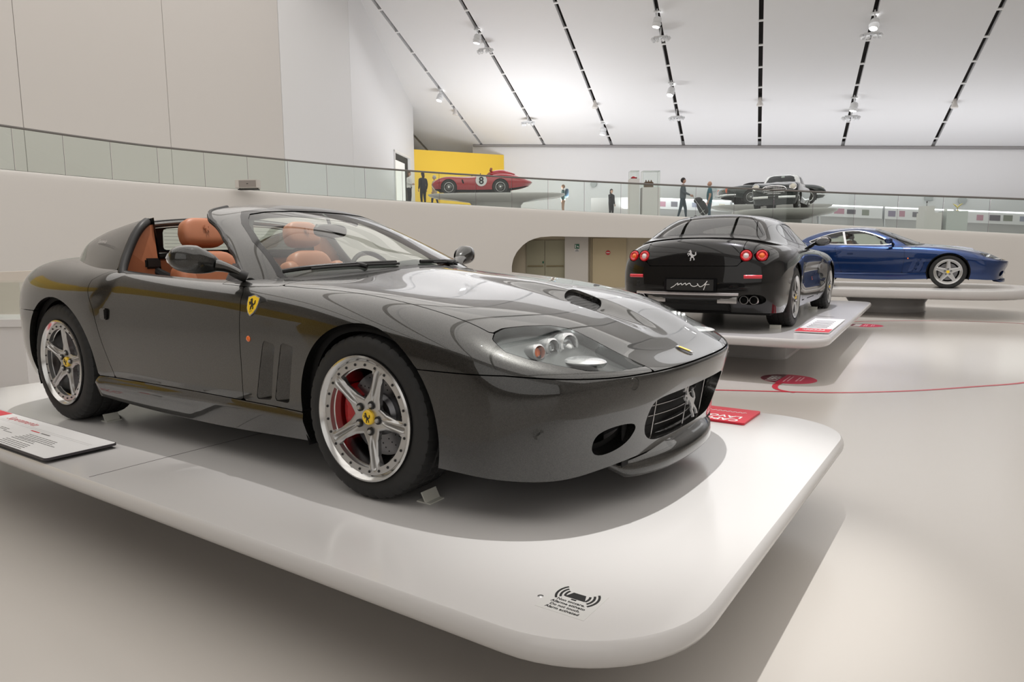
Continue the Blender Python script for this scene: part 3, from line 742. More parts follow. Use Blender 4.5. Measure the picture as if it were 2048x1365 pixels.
def wheels_gt(root, style, cal, hi=True, lod=1., spin=.0):
    for s in (-1, 1):
        lo = lod if s < 0 else lod*.5
        wheel(root, (0, s*.815, .331), s, .3305, .2415, .255, style, spin=spin, caliper=cal, cal_ang=PI if s < 0 else 0, hi=hi and s < 0, lod=lo)
        wheel(root, (-2.5, s*.800, .3485), s, .348, .2415, .295, style, spin=spin+.25, caliper=cal, cal_ang=.2 if s < 0 else PI-.2, hi=hi and s < 0, lod=lo)
        wheel_well(root, 0, .325, .392, .60, .915, s); wheel_well(root, -2.5, .345, .40, .58, .92, s)
def grey_car():
    root = empty('sports_car', (0, 0, ZP), 0, 'dark grey open-top sports car with tan leather seats on the nearest white platform', 'car')
    P = carpaint('grey_metallic', (.0075, .0075, .007), (.038, .038, .0345), .75, .32); P.node_tree.nodes['Principled BSDF'].inputs['Coat IOR'].default_value = 1.62
    B = gt_body(root, P, 300, 150)
    gt_front(root, P, B)
    for s in (-1, 1): side_badges(root, s, B)
    wheels_gt(root, 'split', M_REDCAL, True, 1., spin=-.09)
    MB().box((-1.15, 0, .19), (3.6, 1.5, .02)).box((-1.25, 0, .20), (1.70, 1.74, .015)).build('underbody', M_DARK, root)
    # ---------------- windscreen frame and glass
    C = Surf.grid(net_surface(CAB575, 220, 90))
    if C.N[np.argmax(C.V[:, 2]), 2] < 0: C = Surf(C.V, C.Q[:, ::-1])
    x, y, z = C.V.T; ay = np.abs(y)
    WS = [(-.45, 1.2), (-.36, 1.216), (-.2, 1.226), (0, 1.2295), (.2, 1.226), (.36, 1.216), (.45, 1.2), (.497, 1.17), (.543, 1.132), (.625, 1.035), (.68, .93), (.712, .868), (.69, .845), (.5, .84), (-.5, .84), (-.69, .845), (-.712, .868), (-.68, .93), (-.625, 1.035), (-.543, 1.132), (-.497, 1.17)]
    ws = np.where(x > -1.46, sdf(y, z, WS), 1.)
    edge = lerp(z, [.80, .865, .972, 1.101, 1.201, 1.24, 1.26], [-.88, -.933, -1.085, -1.326, -1.548, -1.56, -1.54])
    fr = np.maximum.reduce([edge-x, -ws])
    piece('windscreen_frame', C, fr, P, root, .02)
    piece('frame_trim', C, np.maximum.reduce([edge-x+.01, -ws-.02]), M_BLACK, root, 0., off=-.03)
    piece('windscreen_seal', C, np.maximum.reduce([ws-.004, -ws-.012]), M_GLOSSBLK, root, 0., off=.0015)
    w = piece('windscreen', C, ws+.004, M_GLASSC, root, 0., off=-.002)
    # black rubber seal and bright edge down the rear of each pillar
    for s in (-1, 1):
        zz = np.linspace(.845, 1.235, 16); pts = []
        for q in zz:
            xe = float(lerp(q, [.80, .865, .972, 1.101, 1.201, 1.24], [-.88, -.933, -1.085, -1.326, -1.548, -1.56]))
            m = (np.abs(x-xe) < .05) & (np.abs(z-q) < .05) & (y*s > 0)
            k = np.argmin(np.where(m, (x-xe)**2+(z-q)**2, 9)); pts.append((xe-.010, C.V[k, 1]-s*.014, q-.004))
        pts = spl(pts, 30)
        MB().tube(pts, .017, 8).build('pillar_seal', M_BLACK, root, smooth=True)
        MB().tube([(a+.004, b+s*.012, c+.008) for a, b, c in pts], .004, 6).build('pillar_trim_strip', M_GLOSSBLK, root, smooth=True)
    yy = np.linspace(-.52, .52, 21); pts = []
    MB().tube([(-1.535+.045*(1-(b/.52)**2), b, 1.222-.06*(abs(b)/.52)**2.2) for b in yy], .014, 8).build('header_seal', M_BLACK, root, smooth=True)
    # ---------------- rear buttresses
    ed = lerp(z, [.85, .895, .99, 1.10, 1.145, 1.2], [-1.935, -1.955, -1.992, -2.02, -2.035, -2.05])
    yin = lerp(x, [-3.0, -2.7, -2.4, -2.2, -2.0], [.60, .61, .61, .60, .585])
    but = np.maximum.reduce([x-ed+.028, yin-ay])
    top = lerp(ay, [.5, .60, .64], [1.175, 1.168, 1.16])
    piece('buttress', C, np.maximum.reduce([but, y]), P, root, .02)
    piece('buttress', C, np.maximum.reduce([but, -y]), P, root, .02)
    for s in (-1, 1):
        # seal on the front edge of the buttress
        pts = [(-1.925, s*.845, .868), (-1.95, s*.825, .91), (-1.985, s*.775, .99), (-2.012, s*.715, 1.08), (-2.03, s*.665, 1.135), (-2.06, s*.615, 1.165)]
        MB().tube(spl(pts, 20), .024, 10).build('buttress_seal', M_BLACK, root, smooth=True)
        # inner wall
        xs = np.linspace(-2.04, -2.86, 16); V = []; F = []
        for i, a in enumerate(xs):
            yi = float(lerp(a, [-3.0, -2.7, -2.4, -2.2, -2.0], [.60, .61, .61, .60, .585]))
            m = np.where((y*s > 0), (x-a)**2+(ay-yi)**2, 9); k = np.argmin(m)
            V += [(a, s*(yi-.005), C.V[k, 2]-.004), (a, s*(yi-.03), .88)]
        for i in range(15): F.append((2*i, 2*i+1, 2*i+3, 2*i+2))
        mesh_obj('buttress_lining', V, F, P, root, smooth=True)
        V = [(-2.02, s*.83, .86), (-2.02, s*.58, .86), (-2.06, s*.58, 1.15), (-2.04, s*.66, 1.13), (-2.015, s*.76, 1.0)]
        mesh_obj('quarter_trim', V, [(0, 1, 2, 3, 4)], M_TAN, root)
    hz = lambda b: 1.200-.115*b*b
    yy = np.linspace(-.60, .60, 25)
    MB().tube([(-2.11, b, hz(b)-.018) for b in yy], .022, 10, flat=(.75, 1.)).build('roll_hoop', P, root, smooth=True)
    MB().tube([(-2.135, b, hz(b)+.001) for b in yy], .007, 8).build('hoop_seal', M_BLACK, root, smooth=True)
    # rear window with frit border and heating wires
    pts = [(b, hz(b)-.036) for b in np.linspace(-.57, .57, 15)]+[(.57, .985), (-.57, .985)]
    mesh_obj('rear_window', [(-2.13, b, c) for b, c in pts], [tuple(range(len(pts)))], M_GLASSC, root)
    inner = [(-.47, 1.003), (-.483, 1.008), (-.488, 1.02), (-.486, 1.105), (-.48, 1.122), (-.46, 1.13), (-.25, 1.150), (0, 1.156), (.25, 1.150), (.46, 1.13), (.48, 1.122), (.486, 1.105), (.488, 1.02), (.483, 1.008), (.47, 1.003)]
    V = []; F = []
    outp = [(np.sign(b)*.57 if abs(b) > .46 else b*1.15, (hz(b*1.17)-.036) if c > 1.07 else .985) for b, c in inner]
    n = len(inner)
    V = [(-2.127, b, c) for b, c in inner]+[(-2.127, b, c) for b, c in outp]
    F = [(i, (i+1) % n, n+(i+1) % n, n+i) for i in range(n)]
    mesh_obj('window_frit', V, F, M_GLOSSBLK, root)
    for k in range(6):
        MB().tube([(-2.126, -.48, 1.02+.021*k), (-2.126, .48, 1.02+.021*k)], .0009, 4).build('heating_wire', M_PRINTBLK, root)
    # folded glass roof lying over the tail
    xs = np.linspace(-2.16, -2.75, 8); V = []; F = []
    for a in xs:
        for b in np.linspace(-.56, .56, 9): V.append((a, b, .995-.05*b*b-.05*((-2.16-a))))
    for i in range(7):
        for j in range(8): F.append((i*9+j, i*9+j+1, (i+1)*9+j+1, (i+1)*9+j))
    mesh_obj('folded_roof', V, F, M_GLOSSBLK, root, smooth=True)
    # ---------------- cabin
    mb = MB().box((-1.42, 0, .27), (1.5, 1.5, .02)); mb.box((-2.14, 0, .60), (.02, 1.5, .70))
    mb.build('cabin_floor', mat('carpet_tan', (.22, .085, .04), .9), root)
    V = []
    MB().box((-2.115, 0, .78), (.05, 1.46, .36), bev=.02).build('rear_bulkhead', M_TAN, root, smooth=True)
    MB().box((-2.11, 0, .965), (.06, 1.2, .03), bev=.01).build('parcel_edge', M_BLACK, root, smooth=True)
    for s in (-1, 1):
        MB().box((-1.42, s*.775, .60), (1.15, .05, .50), bev=.02).build('door_card', M_TAN, root, smooth=True)
        seat(root, -1.70, s*.37, .29, M_TAN)
        # belt
        MB().tube([(-2.05, s*.63, .98), (-2.04, s*.62, .90), (-1.98, s*.58, .86), (-1.9, s*.5, .80), (-1.75, s*.40, .5)], .022, 6, flat=(1, .12)).build('seat_belt', M_BLACK, root)
        MB().box((-2.03, s*.62, .925), (.05, .09, .06), bev=.01).build('belt_guide', M_BLACK, root, smooth=True)
        wing_mirror(root, s, P)
        mesh_obj('door_quarter_trim', [(-.905, s*.80, .845), (-1.06, s*.80, .848), (-1.05, s*.76, .93), (-1.0, s*.765, .93), (-.93, s*.785, .86)], [(0, 1, 2, 3, 4)], mat('trim_grey', (.09, .085, .09), .5), root)
    MB().box((-1.55, 0, .40), (1.0, .22, .26), bev=.03).build('centre_tunnel', M_TAN, root, smooth=True)
    # dashboard: swept hump under the screen
    V = []; F = []; n = 17
    prof = [(-.60, .86), (-.72, .885), (-.85, .895), (-.97, .885), (-1.04, .85), (-1.06, .76), (-1.0, .55)]
    for i, b in enumerate(np.linspace(-.72, .72, n)):
        hump = .045*math.exp(-((b-.37)/.17)**2)
        for a, c in prof: V.append((a-.14*(abs(b)/.72)**2*(1 if a > -.8 else .35), b, c+(hump if a < -.8 and c > .8 else 0)-.02*(abs(b)/.72)**2))
    m = len(prof)
    for i in range(n-1):
        for j in range(m-1): F.append((i*m+j, (i+1)*m+j, (i+1)*m+j+1, i*m+j+1))
    mesh_obj('dashboard', V, F, mat('dash_dark', (.03, .032, .03), .6), root, smooth=True)
    steering_wheel(root, (-1.22, .37, .80), .19, -.42)
    # interior mirror
    MB().ellipsoid((-1.25, .04, 1.105), (.022, .125, .040), 24, 12, .7, .8).build('interior_mirror', M_BLACK, root, smooth=True)
    MB().tube([(-1.25, .04, 1.13), (-1.27, .04, 1.18), (-1.30, .03, 1.20)], .010, 8).build('mirror_stalk', M_BLACK, root, smooth=True)
    # wipers
    for pts in ([(-.775, -.685, .892), (-.72, -.62, .905), (-.655, -.52, .915), (-.60, -.40, .921), (-.565, -.28, .925), (-.548, -.15, .926)], [(-.535, .02, .927), (-.545, .15, .927), (-.57, .28, .925), (-.60, .40, .92)]):
        p = spl(pts, 14); w = MB().tube(p, .008, 6, flat=(1.3, .8)).build('wiper', M_BLACK, root, smooth=True)
        MB().tube([(a+.02, b, c-.006) for a, b, c in p[3:]], .006, 6).build('wiper_blade', M_RUBBER, w, smooth=True)
        MB().tube([tuple(p[8]), (p[8][0]+.05, p[8][1]+.02, p[8][2]-.012)], .012, 8).build('wiper_arm', M_BLACK, w, smooth=True)
    V = []
    # lower scuttle grille strip
    # ---------------- details
    for s in (-1, 1):
        c, n = on_body(B, -1.955, .659, s, .0055)
        MB().box(tuple(c), (.058, .016, .062), bev=.006).build('door_handle', P, root, smooth=True, sharp=40)
    text_obj('tail_script', 'Superamerica', .040, (-2.47, -.700, 1.045), (-.25, -1, .75), M_CHROME, root, up=(.1, .3, 1), lift=.004, shear=.35)
    return root
grey_car()
# ---------------------------------------------------------------- black four-seat coupe seen from behind
BODY612 = [
 [(.92,0,.2),(.90,.35,.2),(.83,.62,.2),(.72,.80,.2),(.58,.89,.2),(.42,.92,.2),(0,.915,.2),(-.42,.90,.2),(-.85,.89,.19),(-1.5,.885,.19),(-2.2,.89,.19),(-2.55,.905,.2),(-2.95,.925,.2),(-3.35,.91,.205),(-3.62,.86,.21),(-3.74,.68,.215),(-3.79,.38,.22),(-3.80,0,.22)],
 [(.95,0,.32),(.93,.35,.32),(.86,.64,.32),(.75,.825,.32),(.60,.915,.32),(.42,.945,.33),(0,.95,.33),(-.42,.93,.32),(-.85,.915,.31),(-1.5,.91,.31),(-2.2,.92,.31),(-2.55,.935,.32),(-2.95,.955,.33),(-3.35,.94,.335),(-3.66,.885,.34),(-3.80,.70,.35),(-3.86,.39,.355),(-3.88,0,.355)],
 [(.98,0,.45),(.96,.35,.45),(.89,.65,.45),(.77,.84,.45),(.62,.93,.455),(.42,.955,.47),(0,.965,.48),(-.42,.945,.48),(-.85,.92,.47),(-1.5,.915,.47),(-2.2,.93,.47),(-2.55,.95,.48),(-2.95,.97,.49),(-3.35,.955,.49),(-3.66,.90,.485),(-3.82,.72,.49),(-3.88,.40,.50),(-3.90,0,.50)],
 [(.97,0,.57),(.95,.35,.57),(.88,.64,.575),(.76,.83,.585),(.61,.925,.60),(.42,.955,.615),(0,.968,.64),(-.42,.95,.64),(-.85,.925,.63),(-1.5,.92,.63),(-2.2,.94,.63),(-2.55,.96,.64),(-2.95,.978,.65),(-3.35,.962,.65),(-3.65,.905,.645),(-3.81,.73,.65),(-3.87,.41,.66),(-3.89,0,.66)],
 [(.92,0,.635),(.90,.33,.64),(.82,.60,.655),(.70,.77,.675),(.57,.875,.70),(.40,.925,.72),(0,.945,.775),(-.42,.935,.79),(-.85,.92,.79),(-1.5,.92,.80),(-2.2,.935,.81),(-2.55,.95,.82),(-2.95,.96,.83),(-3.32,.94,.83),(-3.60,.885,.825),(-3.77,.715,.84),(-3.84,.40,.85),(-3.86,0,.855)],
 [(.82,0,.68),(.79,.30,.69),(.70,.50,.715),(.58,.64,.75),(.46,.73,.785),(.32,.78,.815),(0,.81,.865),(-.42,.82,.89),(-.85,.84,.90),(-1.5,.86,.91),(-2.2,.87,.925),(-2.55,.87,.94),(-2.95,.86,.955),(-3.25,.83,.965),(-3.48,.77,.965),(-3.66,.63,.985),(-3.76,.36,1.0),(-3.79,0,1.005)],
 [(.74,0,.715),(.68,.22,.735),(.58,.36,.77),(.46,.44,.80),(.34,.475,.825),(.20,.49,.85),(-.10,.50,.89),(-.45,.51,.92),(-.85,.52,.94),(-1.5,.54,.95),(-2.2,.55,.97),(-2.55,.55,.99),(-2.9,.54,1.015),(-3.15,.52,1.03),(-3.34,.47,1.04),(-3.50,.37,1.048),(-3.60,.20,1.052),(-3.63,0,1.054)],
 [(.65,0,.75),(.57,0,.775),(.47,0,.80),(.36,0,.825),(.24,0,.85),(.1,0,.875),(-.18,0,.915),(-.5,0,.945),(-.88,0,.965),(-1.5,0,.98),(-2.2,0,1.0),(-2.55,0,1.03),(-2.85,0,1.055),(-3.05,0,1.068),(-3.2,0,1.074),(-3.32,0,1.076),(-3.40,0,1.076),(-3.43,0,1.076)],
]
CAB612 = [
 [(-.75,0,.92),(-.80,.36,.91),(-.95,.61,.90),(-1.10,.77,.885),(-1.25,.84,.885),(-1.6,.88,.89),(-2.1,.90,.90),(-2.5,.90,.915),(-2.9,.88,.94),(-3.29,.83,.965),(-3.57,.69,1.01),(-3.70,.37,1.045),(-3.73,0,1.052)],
 [(-.75,0,.95),(-.80,.35,.945),(-.95,.6,.93),(-1.10,.76,.915),(-1.25,.83,.915),(-1.6,.86,.92),(-2.1,.875,.93),(-2.5,.87,.945),(-2.9,.845,.968),(-3.25,.78,.998),(-3.50,.66,1.04),(-3.62,.36,1.072),(-3.65,0,1.08)],
 [(-1.05,0,1.07),(-1.08,.35,1.06),(-1.2,.57,1.05),(-1.32,.70,1.035),(-1.45,.75,1.03),(-1.7,.785,1.03),(-2.1,.80,1.035),(-2.45,.795,1.045),(-2.85,.765,1.06),(-3.14,.71,1.085),(-3.34,.60,1.125),(-3.44,.34,1.155),(-3.46,0,1.163)],
 [(-1.33,0,1.175),(-1.36,.34,1.165),(-1.46,.53,1.15),(-1.55,.63,1.14),(-1.65,.665,1.135),(-1.83,.70,1.138),(-2.1,.715,1.142),(-2.4,.71,1.15),(-2.75,.68,1.165),(-3.0,.63,1.185),(-3.16,.53,1.213),(-3.24,.31,1.237),(-3.26,0,1.243)],
 [(-1.6,0,1.262),(-1.63,.32,1.253),(-1.70,.47,1.24),(-1.76,.55,1.232),(-1.83,.58,1.235),(-1.95,.605,1.24),(-2.15,.615,1.245),(-2.37,.61,1.25),(-2.62,.585,1.255),(-2.82,.54,1.262),(-2.96,.45,1.28),(-3.03,.27,1.298),(-3.05,0,1.304)],
 [(-1.85,0,1.318),(-1.87,.25,1.313),(-1.92,.34,1.308),(-1.96,.37,1.306),(-2.0,.38,1.306),(-2.07,.39,1.309),(-2.18,.39,1.312),(-2.3,.385,1.314),(-2.45,.37,1.315),(-2.57,.34,1.316),(-2.67,.28,1.32),(-2.72,.17,1.328),(-2.74,0,1.331)],
 [(-2.05,0,1.340),(-2.07,0,1.341),(-2.1,0,1.3415),(-2.13,0,1.342),(-2.16,0,1.3425),(-2.19,0,1.343),(-2.23,0,1.3435),(-2.27,0,1.344),(-2.31,0,1.3435),(-2.35,0,1.343),(-2.39,0,1.342),(-2.42,0,1.341),(-2.44,0,1.340)],
]
def cabin_glass(root, C, paint, DLO, WSH, RW, trim, split=None, tint=M_GLASSC):
    x, y, z = C.V.T; ay = np.abs(y)
    dl = np.where(ay > .35, sdf(x, z, DLO), 1.)
    ws = np.where((x > WSH[1]), sdf(ay, z, WSH[0]), 1.); rw = np.where(x < RW[1], sdf(ay, z, RW[0]), 1.)
    piece('roof', C, np.maximum.reduce([-dl, -ws, -rw]), paint, root, .02)
    piece('roof_lining', C, np.maximum.reduce([-dl-.02, -ws-.02, -rw-.02, .9-z+.2]), M_BLACK, root, 0., off=-.03)
    piece('windscreen', C, ws+.003, tint, root, 0., off=-.002); piece('rear_window', C, rw+.003, tint, root, 0., off=-.002)
    piece('window_seal', C, np.maximum(ws-.003, -ws-.012), M_GLOSSBLK, root, 0., off=.001); piece('window_seal', C, np.maximum(rw-.003, -rw-.012), M_GLOSSBLK, root, 0., off=.001)
    for s in (-1, 1):
        piece('side_window', C, np.maximum(dl+.004, -y*s), tint, root, 0., off=-.004)
        piece('window_trim', C, np.maximum.reduce([dl-.006, -dl-.010, -y*s]), trim, root, 0., off=.002)
        if split is not None:
            xs = split+.28*(1.0-z)
            piece('pillar_strip', C, np.maximum.reduce([np.abs(x-xs)-.022, dl, -y*s]), trim, root, 0., off=.001)
def black_car():
    root = empty('coupe', (-.85, 5.91, .478), math.radians(92.6), 'glossy black four-seat coupe seen from behind, round red tail lamps', 'car')
    rt = root
    class Off: pass
    P = carpaint('black_gloss', (.0035, .0035, .0037), (.006, .006, .0065), .0, .25); P.node_tree.nodes['Principled BSDF'].inputs['Coat IOR'].default_value = 1.42; P.node_tree.nodes['Principled BSDF'].inputs['Specular IOR Level'].default_value = .15
    B = Surf.grid(net_surface(BODY612, 190, 96))
    if B.N[np.argmax(B.V[:, 2]), 2] < 0: B = Surf(B.V, B.Q[:, ::-1])
    X = 2.95
    x, y, z = B.V.T; ay = np.abs(y)
    # hollowed flanks
    sc = np.exp(-((z-.60)/.14)**2)*np.clip((x+2.5)/.5, 0, 1)*np.clip((-.35-x)/.35, 0, 1)*(ay > .7)
    # rear diffuser tunnel between the exhausts
    tun = np.clip((.36-z)/.06, 0, 1)*np.clip((.44-ay)/.05, 0, 1)*(x < -3.5)
    B.V[:, 1] -= np.sign(y)*.045*sc; B.V[:, 0] += tun*.12; B.V[:, 0] += X; B.V[:, 0] = np.where(B.V[:, 0] < -.35, -.35+(B.V[:, 0]+.35)*1.14, B.V[:, 0]); B.normals(); x, y, z = B.V.T; ay = np.abs(y)
    arch = np.maximum(.395-np.hypot(x-2.95, z-.345), .40-np.hypot(x, z-.36))
    lid = np.where((x < -.2) & (z > .60), sdf(y, z, [(-.50, .735), (.50, .735), (.54, .78), (.56, 1.2), (-.56, 1.2), (-.54, .78)]), 1.)
    plate = np.where(x < -.5, sdf(y, z, [(-.30, .45), (.30, .45), (.30, .60), (-.30, .60)]), 1.)
    lamps = 1.+0*x
    LP = [(s*yy, .85) for s in (-1, 1) for yy in (.585, .738)]
    for (a, b) in LP: lamps = np.minimum(lamps, np.where(x < -.4, np.hypot(y-a, z-b)-.066, 1.))
    exh = 1.+0*x
    for s in (-1, 1): exh = np.minimum(exh, np.where(x < -.5, sdf(y, z, chaikin([(s*.52, .31), (s*.80, .31), (s*.80, .425), (s*.52, .425)], 2)), 1.))
    dfl = lambda q: np.abs(q)
    xdf = lerp(z, [.3, .9], [2.05, 2.15]); xdr = lerp(z, [.3, .55, .8, .95], [.72, .60, .55, .62])
    g = .003
    base = np.maximum.reduce([arch, -lamps, -exh])
    piece('boot_lid', B, np.maximum.reduce([lid+g, base, x+.55]), P, root, .012)
    piece('body_shell', B, np.maximum.reduce([base, np.where(x < -.2, -lid+g, -1), np.where((x > xdr) & (x < xdf) & (z > .27) & (z < .93), 1., -1.)]), P, root, .015)
    for s in (-1, 1):
        piece('door', B, np.maximum.reduce([x-xdf+g, xdr-x+g, .27-z+g, -y*s, z-.93+g]), P, root, .02)
    piece('inner_shell', B, np.maximum.reduce([arch-.02, -exh-.03, -lamps-.02]), M_DARK, root, 0., off=-.06)
    C = Surf.grid(net_surface(CAB612, 150, 64))
    if C.N[np.argmax(C.V[:, 2]), 2] < 0: C = Surf(C.V, C.Q[:, ::-1])
    C.V[:, 0] += X; C.V[:, 2] += .025*np.clip((C.V[:, 2]-1.0)/.3, 0, 1); C.normals()
    DLO = chaikin([(1.55, .97), (1.3, 1.13), (1.0, 1.225), (.62, 1.245), (.28, 1.215), (.05, 1.14), (.12, 1.035), (.6, .985), (1.15, .965)], 2)
    WSH = ([(-.1, 1.275), (.36, 1.265), (.47, 1.24), (.56, 1.16), (.68, 1.02), (.70, .93), (.5, .90), (-.1, .90)], 1.05)
    RW = ([(-.1, 1.338), (.28, 1.332), (.45, 1.305), (.53, 1.24), (.61, 1.15), (.665, 1.085), (.65, 1.055), (.35, 1.085), (-.1, 1.095)], .05)
    cabin_glass(root, C, P, DLO, WSH, RW, M_GLOSSBLK, split=.55, tint=glass('dark_glass', (.62, .72, .68), 1.2, .8))
    for s in (-1, 1):
        wheel(root, (0, s*.815, .3555), s, .355, .2415, .285, 'slim', spin=.3, caliper=M_DISC, hi=False, lod=.8 if s < 0 else .4)
        wheel(root, (2.95, s*.825, .3395), s, .339, .2415, .245, 'slim', spin=.1, caliper=M_DISC, hi=False, lod=.8 if s < 0 else .4)
        wheel_well(root, 0, .36, .41, .58, .93, s); wheel_well(root, 2.95, .345, .405, .60, .92, s)
        wm = wing_mirror(root, s, P, pod=(1.62, 1.0, 1.02), foot=(1.72, .82, .945))
        MB().tube([(-.905+.13*abs(.5-.0), s*.60, .56), (-.80, s*.78, .56)], .012, 6).build('reflector_seat', P, root)
        # lamps
    for (a, b) in LP:
        m = np.where(x < -.4, np.hypot(y-a, z-b), 9); k = np.argsort(m)[:6]; xx = float(B.V[k, 0].mean()); n = Vector(B.N[k].mean(0)).normalized(); n = (n+Vector((-1.2, 0, 0))).normalized(); R = frame_from(n)
        c = (xx, a, b); rg = MB().lathe([(.030, .006), (.045, .014), (.058, .010), (.064, .0), (.066, -.03)], 30, c=c, R=R).build('tail_lamp', M_REDL, root, smooth=True)
        inner = abs(a) < .65
        MB().lathe([(.0001, .016), (.020, .014), (.030, .006), (.032, -.01)], 24, c=c, R=R).build('lamp_centre', mat('lamp_white', (.85, .75, .75), .15, coat=1.) if inner else M_ORANGE, rg, smooth=True)
        MB().lathe([(.064, -.002), (.070, .005), (.074, -.004)], 30, c=c, R=R).build('lamp_ring', M_GLOSSBLK, rg, smooth=True)
    def tail_x(a, b):
        m = np.where(x < -.4, np.hypot(y-a, z-b), 9); k = np.argsort(m)[:5]; return float(B.V[k, 0].mean()), Vector(B.N[k].mean(0)).normalized()
    hx, hn = tail_x(0, .86)
    decal('rear_horse', HORSE, (hx-.004, 0, .855), hn, M_BADGE, root, .105, .008)
    for s in (-1, 1):
        rx, rn = tail_x(s*.68, .62)
        V = []; F = []
        pts = [(tail_x(s*(.58+.02*i), .62)[0]-.006, s*(.58+.02*i), .62) for i in range(10)]
        MB().tube(pts, .019, 8, flat=(1, .5)).build('rear_reflector', mat('reflector_red', (.7, .01, .03), .2, coat=1.), root, smooth=True)
        # exhausts
        for e in (.59, .695):
            MB().lathe([(.040, .10), (.047, .10), (.050, .09), (.050, -.05), (.042, -.05), (.040, .10)], 24, c=(tail_x(s*.62, .365)[0]+.06, s*e, .365), R=frame_from((-1, 0, 0))).build('exhaust_pipe', M_CHROME, root, smooth=True, sharp=40)
            MB().lathe([(.0001, -.02), (.042, -.02)], 20, c=(tail_x(s*.62, .365)[0]+.06, s*e, .365), R=frame_from((-1, 0, 0))).build('exhaust_core', M_DARK, root)
        pts = [(tail_x(s*q, .365)[0]-.004, s*q, .365) for q in np.linspace(.30, .51, 6)]
        MB().tube(pts, .042, 8, flat=(1, .12)).build('bumper_insert', M_STEEL, root, smooth=True)
    # bright bar
    pts = [(tail_x(q, .425)[0]-.006, q, .425) for q in np.linspace(-.53, .66, 17)]
    MB().tube(pts, .016, 8, flat=(1, .6)).build('bumper_bar', mat('satin_metal', (.75, .72, .74), .25, .9), root, smooth=True)
    px_, pn = tail_x(0, .53)
    pl = MB().box((px_-.012, 0, .525), (.016, .54, .125), bev=.003).build('number_plate', M_PRINTBLK, root)
    MB().box((px_-.006, 0, .525), (.014, .60, .155), bev=.004).build('plate_frame', M_GLOSSBLK, root)
    # plate script drawn as a pen line
    pen = [(.22, -.030), (.18, -.010), (.15, .012), (.135, .016), (.14, -.002), (.12, .008), (.095, .016), (.09, 0), (.065, .012), (.045, .018), (.04, 0), (.02, .012), (-.005, .018), (-.02, -.002), (-.05, -.012), (-.08, -.006), (-.10, .006), (-.09, .018), (-.105, .0), (-.125, -.014), (-.155, -.004), (-.185, .02), (-.205, .042), (-.195, .03), (-.175, -.02), (-.165, -.045)]
    MB().tube([(px_-.022, a*.98, .522+b*1.15) for a, b in spl(pen, 90)], .0042, 5).build('plate_script', M_WHITE, pl, smooth=True)
    MB().tube([(px_-.022, -.165, .528), (px_-.022, -.225, .534)], .0036, 5).build('script_stroke', M_WHITE, pl)
    MB().box((1.45, 0, .19), (4.2, 1.6, .03)).build('underbody', M_DARK, root)
    for (a, b) in ((1.05, .38), (1.05, -.38), (.15, .35), (.15, -.35)):
        seat(root, a, b, .36, mat('dark_leather', (.05, .04, .035), .5), head_emblem=False)
    MB().box((-.25, 0, 1.03), (.5, 1.1, .02)).build('parcel_shelf', M_BLACK, root)
    MB().box((1.75, 0, .88), (.5, 1.4, .1), bev=.03).build('dashboard', M_BLACK, root)
    steering_wheel(root, (1.45, .38, .86), .18, -.4)
    return root
black_car()
def blue_car():
    root = empty('coupe', (1.26, 14.70, .582), math.radians(2.5), 'metallic blue two-door coupe seen from the side with silver star wheels', 'car')
    P = carpaint('blue_metallic', (.0015, .012, .055), (.003, .042, .19), .7, .3)
    B = gt_body(root, P, 170, 90, hi=False)
    gt_front(root, P, B, False)
    for s in (-1, 1): side_badges(root, s, B, big=False)
    wheels_gt(root, 'star', M_DISC, False, .75, spin=.31)
    MB().box((-1.15, 0, .19), (3.6, 1.5, .02)).build('underbody', M_DARK, root)
    C = Surf.grid(net_surface(CAB575, 150, 64))
    if C.N[np.argmax(C.V[:, 2]), 2] < 0: C = Surf(C.V, C.Q[:, ::-1])
    DLO = chaikin([(-.98, .875), (-1.12, .985), (-1.35, 1.10), (-1.62, 1.185), (-1.85, 1.195), (-2.15, 1.16), (-2.45, 1.06), (-2.72, .945), (-2.3, .912), (-1.7, .885)], 1)
    WSH = ([(-.1, 1.2295), (.36, 1.216), (.45, 1.2), (.497, 1.17), (.543, 1.132), (.625, 1.035), (.68, .93), (.712, .868), (.69, .845), (.5, .84), (-.1, .84)], -1.46)
    RW = ([(-.1, 1.20), (.25, 1.195), (.38, 1.18), (.44, 1.13), (.50, 1.05), (.54, .985), (.4, .97), (-.1, .965)], -2.3)
    cabin_glass(root, C, P, DLO, WSH, RW, M_STEEL, split=-1.93)
    for s in (-1, 1):
        wing_mirror(root, s, P, pod=(-1.08, .95, .965), foot=(-1.0, .80, .885))
        seat(root, -1.72, s*.37, .29, mat('tan_dark', (.20, .075, .03), .5), head_emblem=False)
        c, n = on_body(B, -1.80, .70, s, .004); MB().box(tuple(c), (.12, .018, .03), bev=.008).build('door_handle', P, root, smooth=True)
    MB().box((-1.42, 0, .30), (1.5, 1.45, .04)).build('cabin_floor', mat('carpet_tan'), root)
    MB().box((-2.35, 0, .95), (.5, 1.1, .02)).build('parcel_shelf', mat('tan_dark'), root)
    MB().box((-.95, 0, .83), (.35, 1.35, .12), bev=.04).build('dashboard', M_BLACK, root)
    steering_wheel(root, (-1.25, .37, .80), .18, -.42)
    MB().tube([(-.70, -.5, .915), (-.60, -.3, .92), (-.56, 0, .925)], .010, 6).build('wiper', M_BLACK, root)
    return root
blue_car()
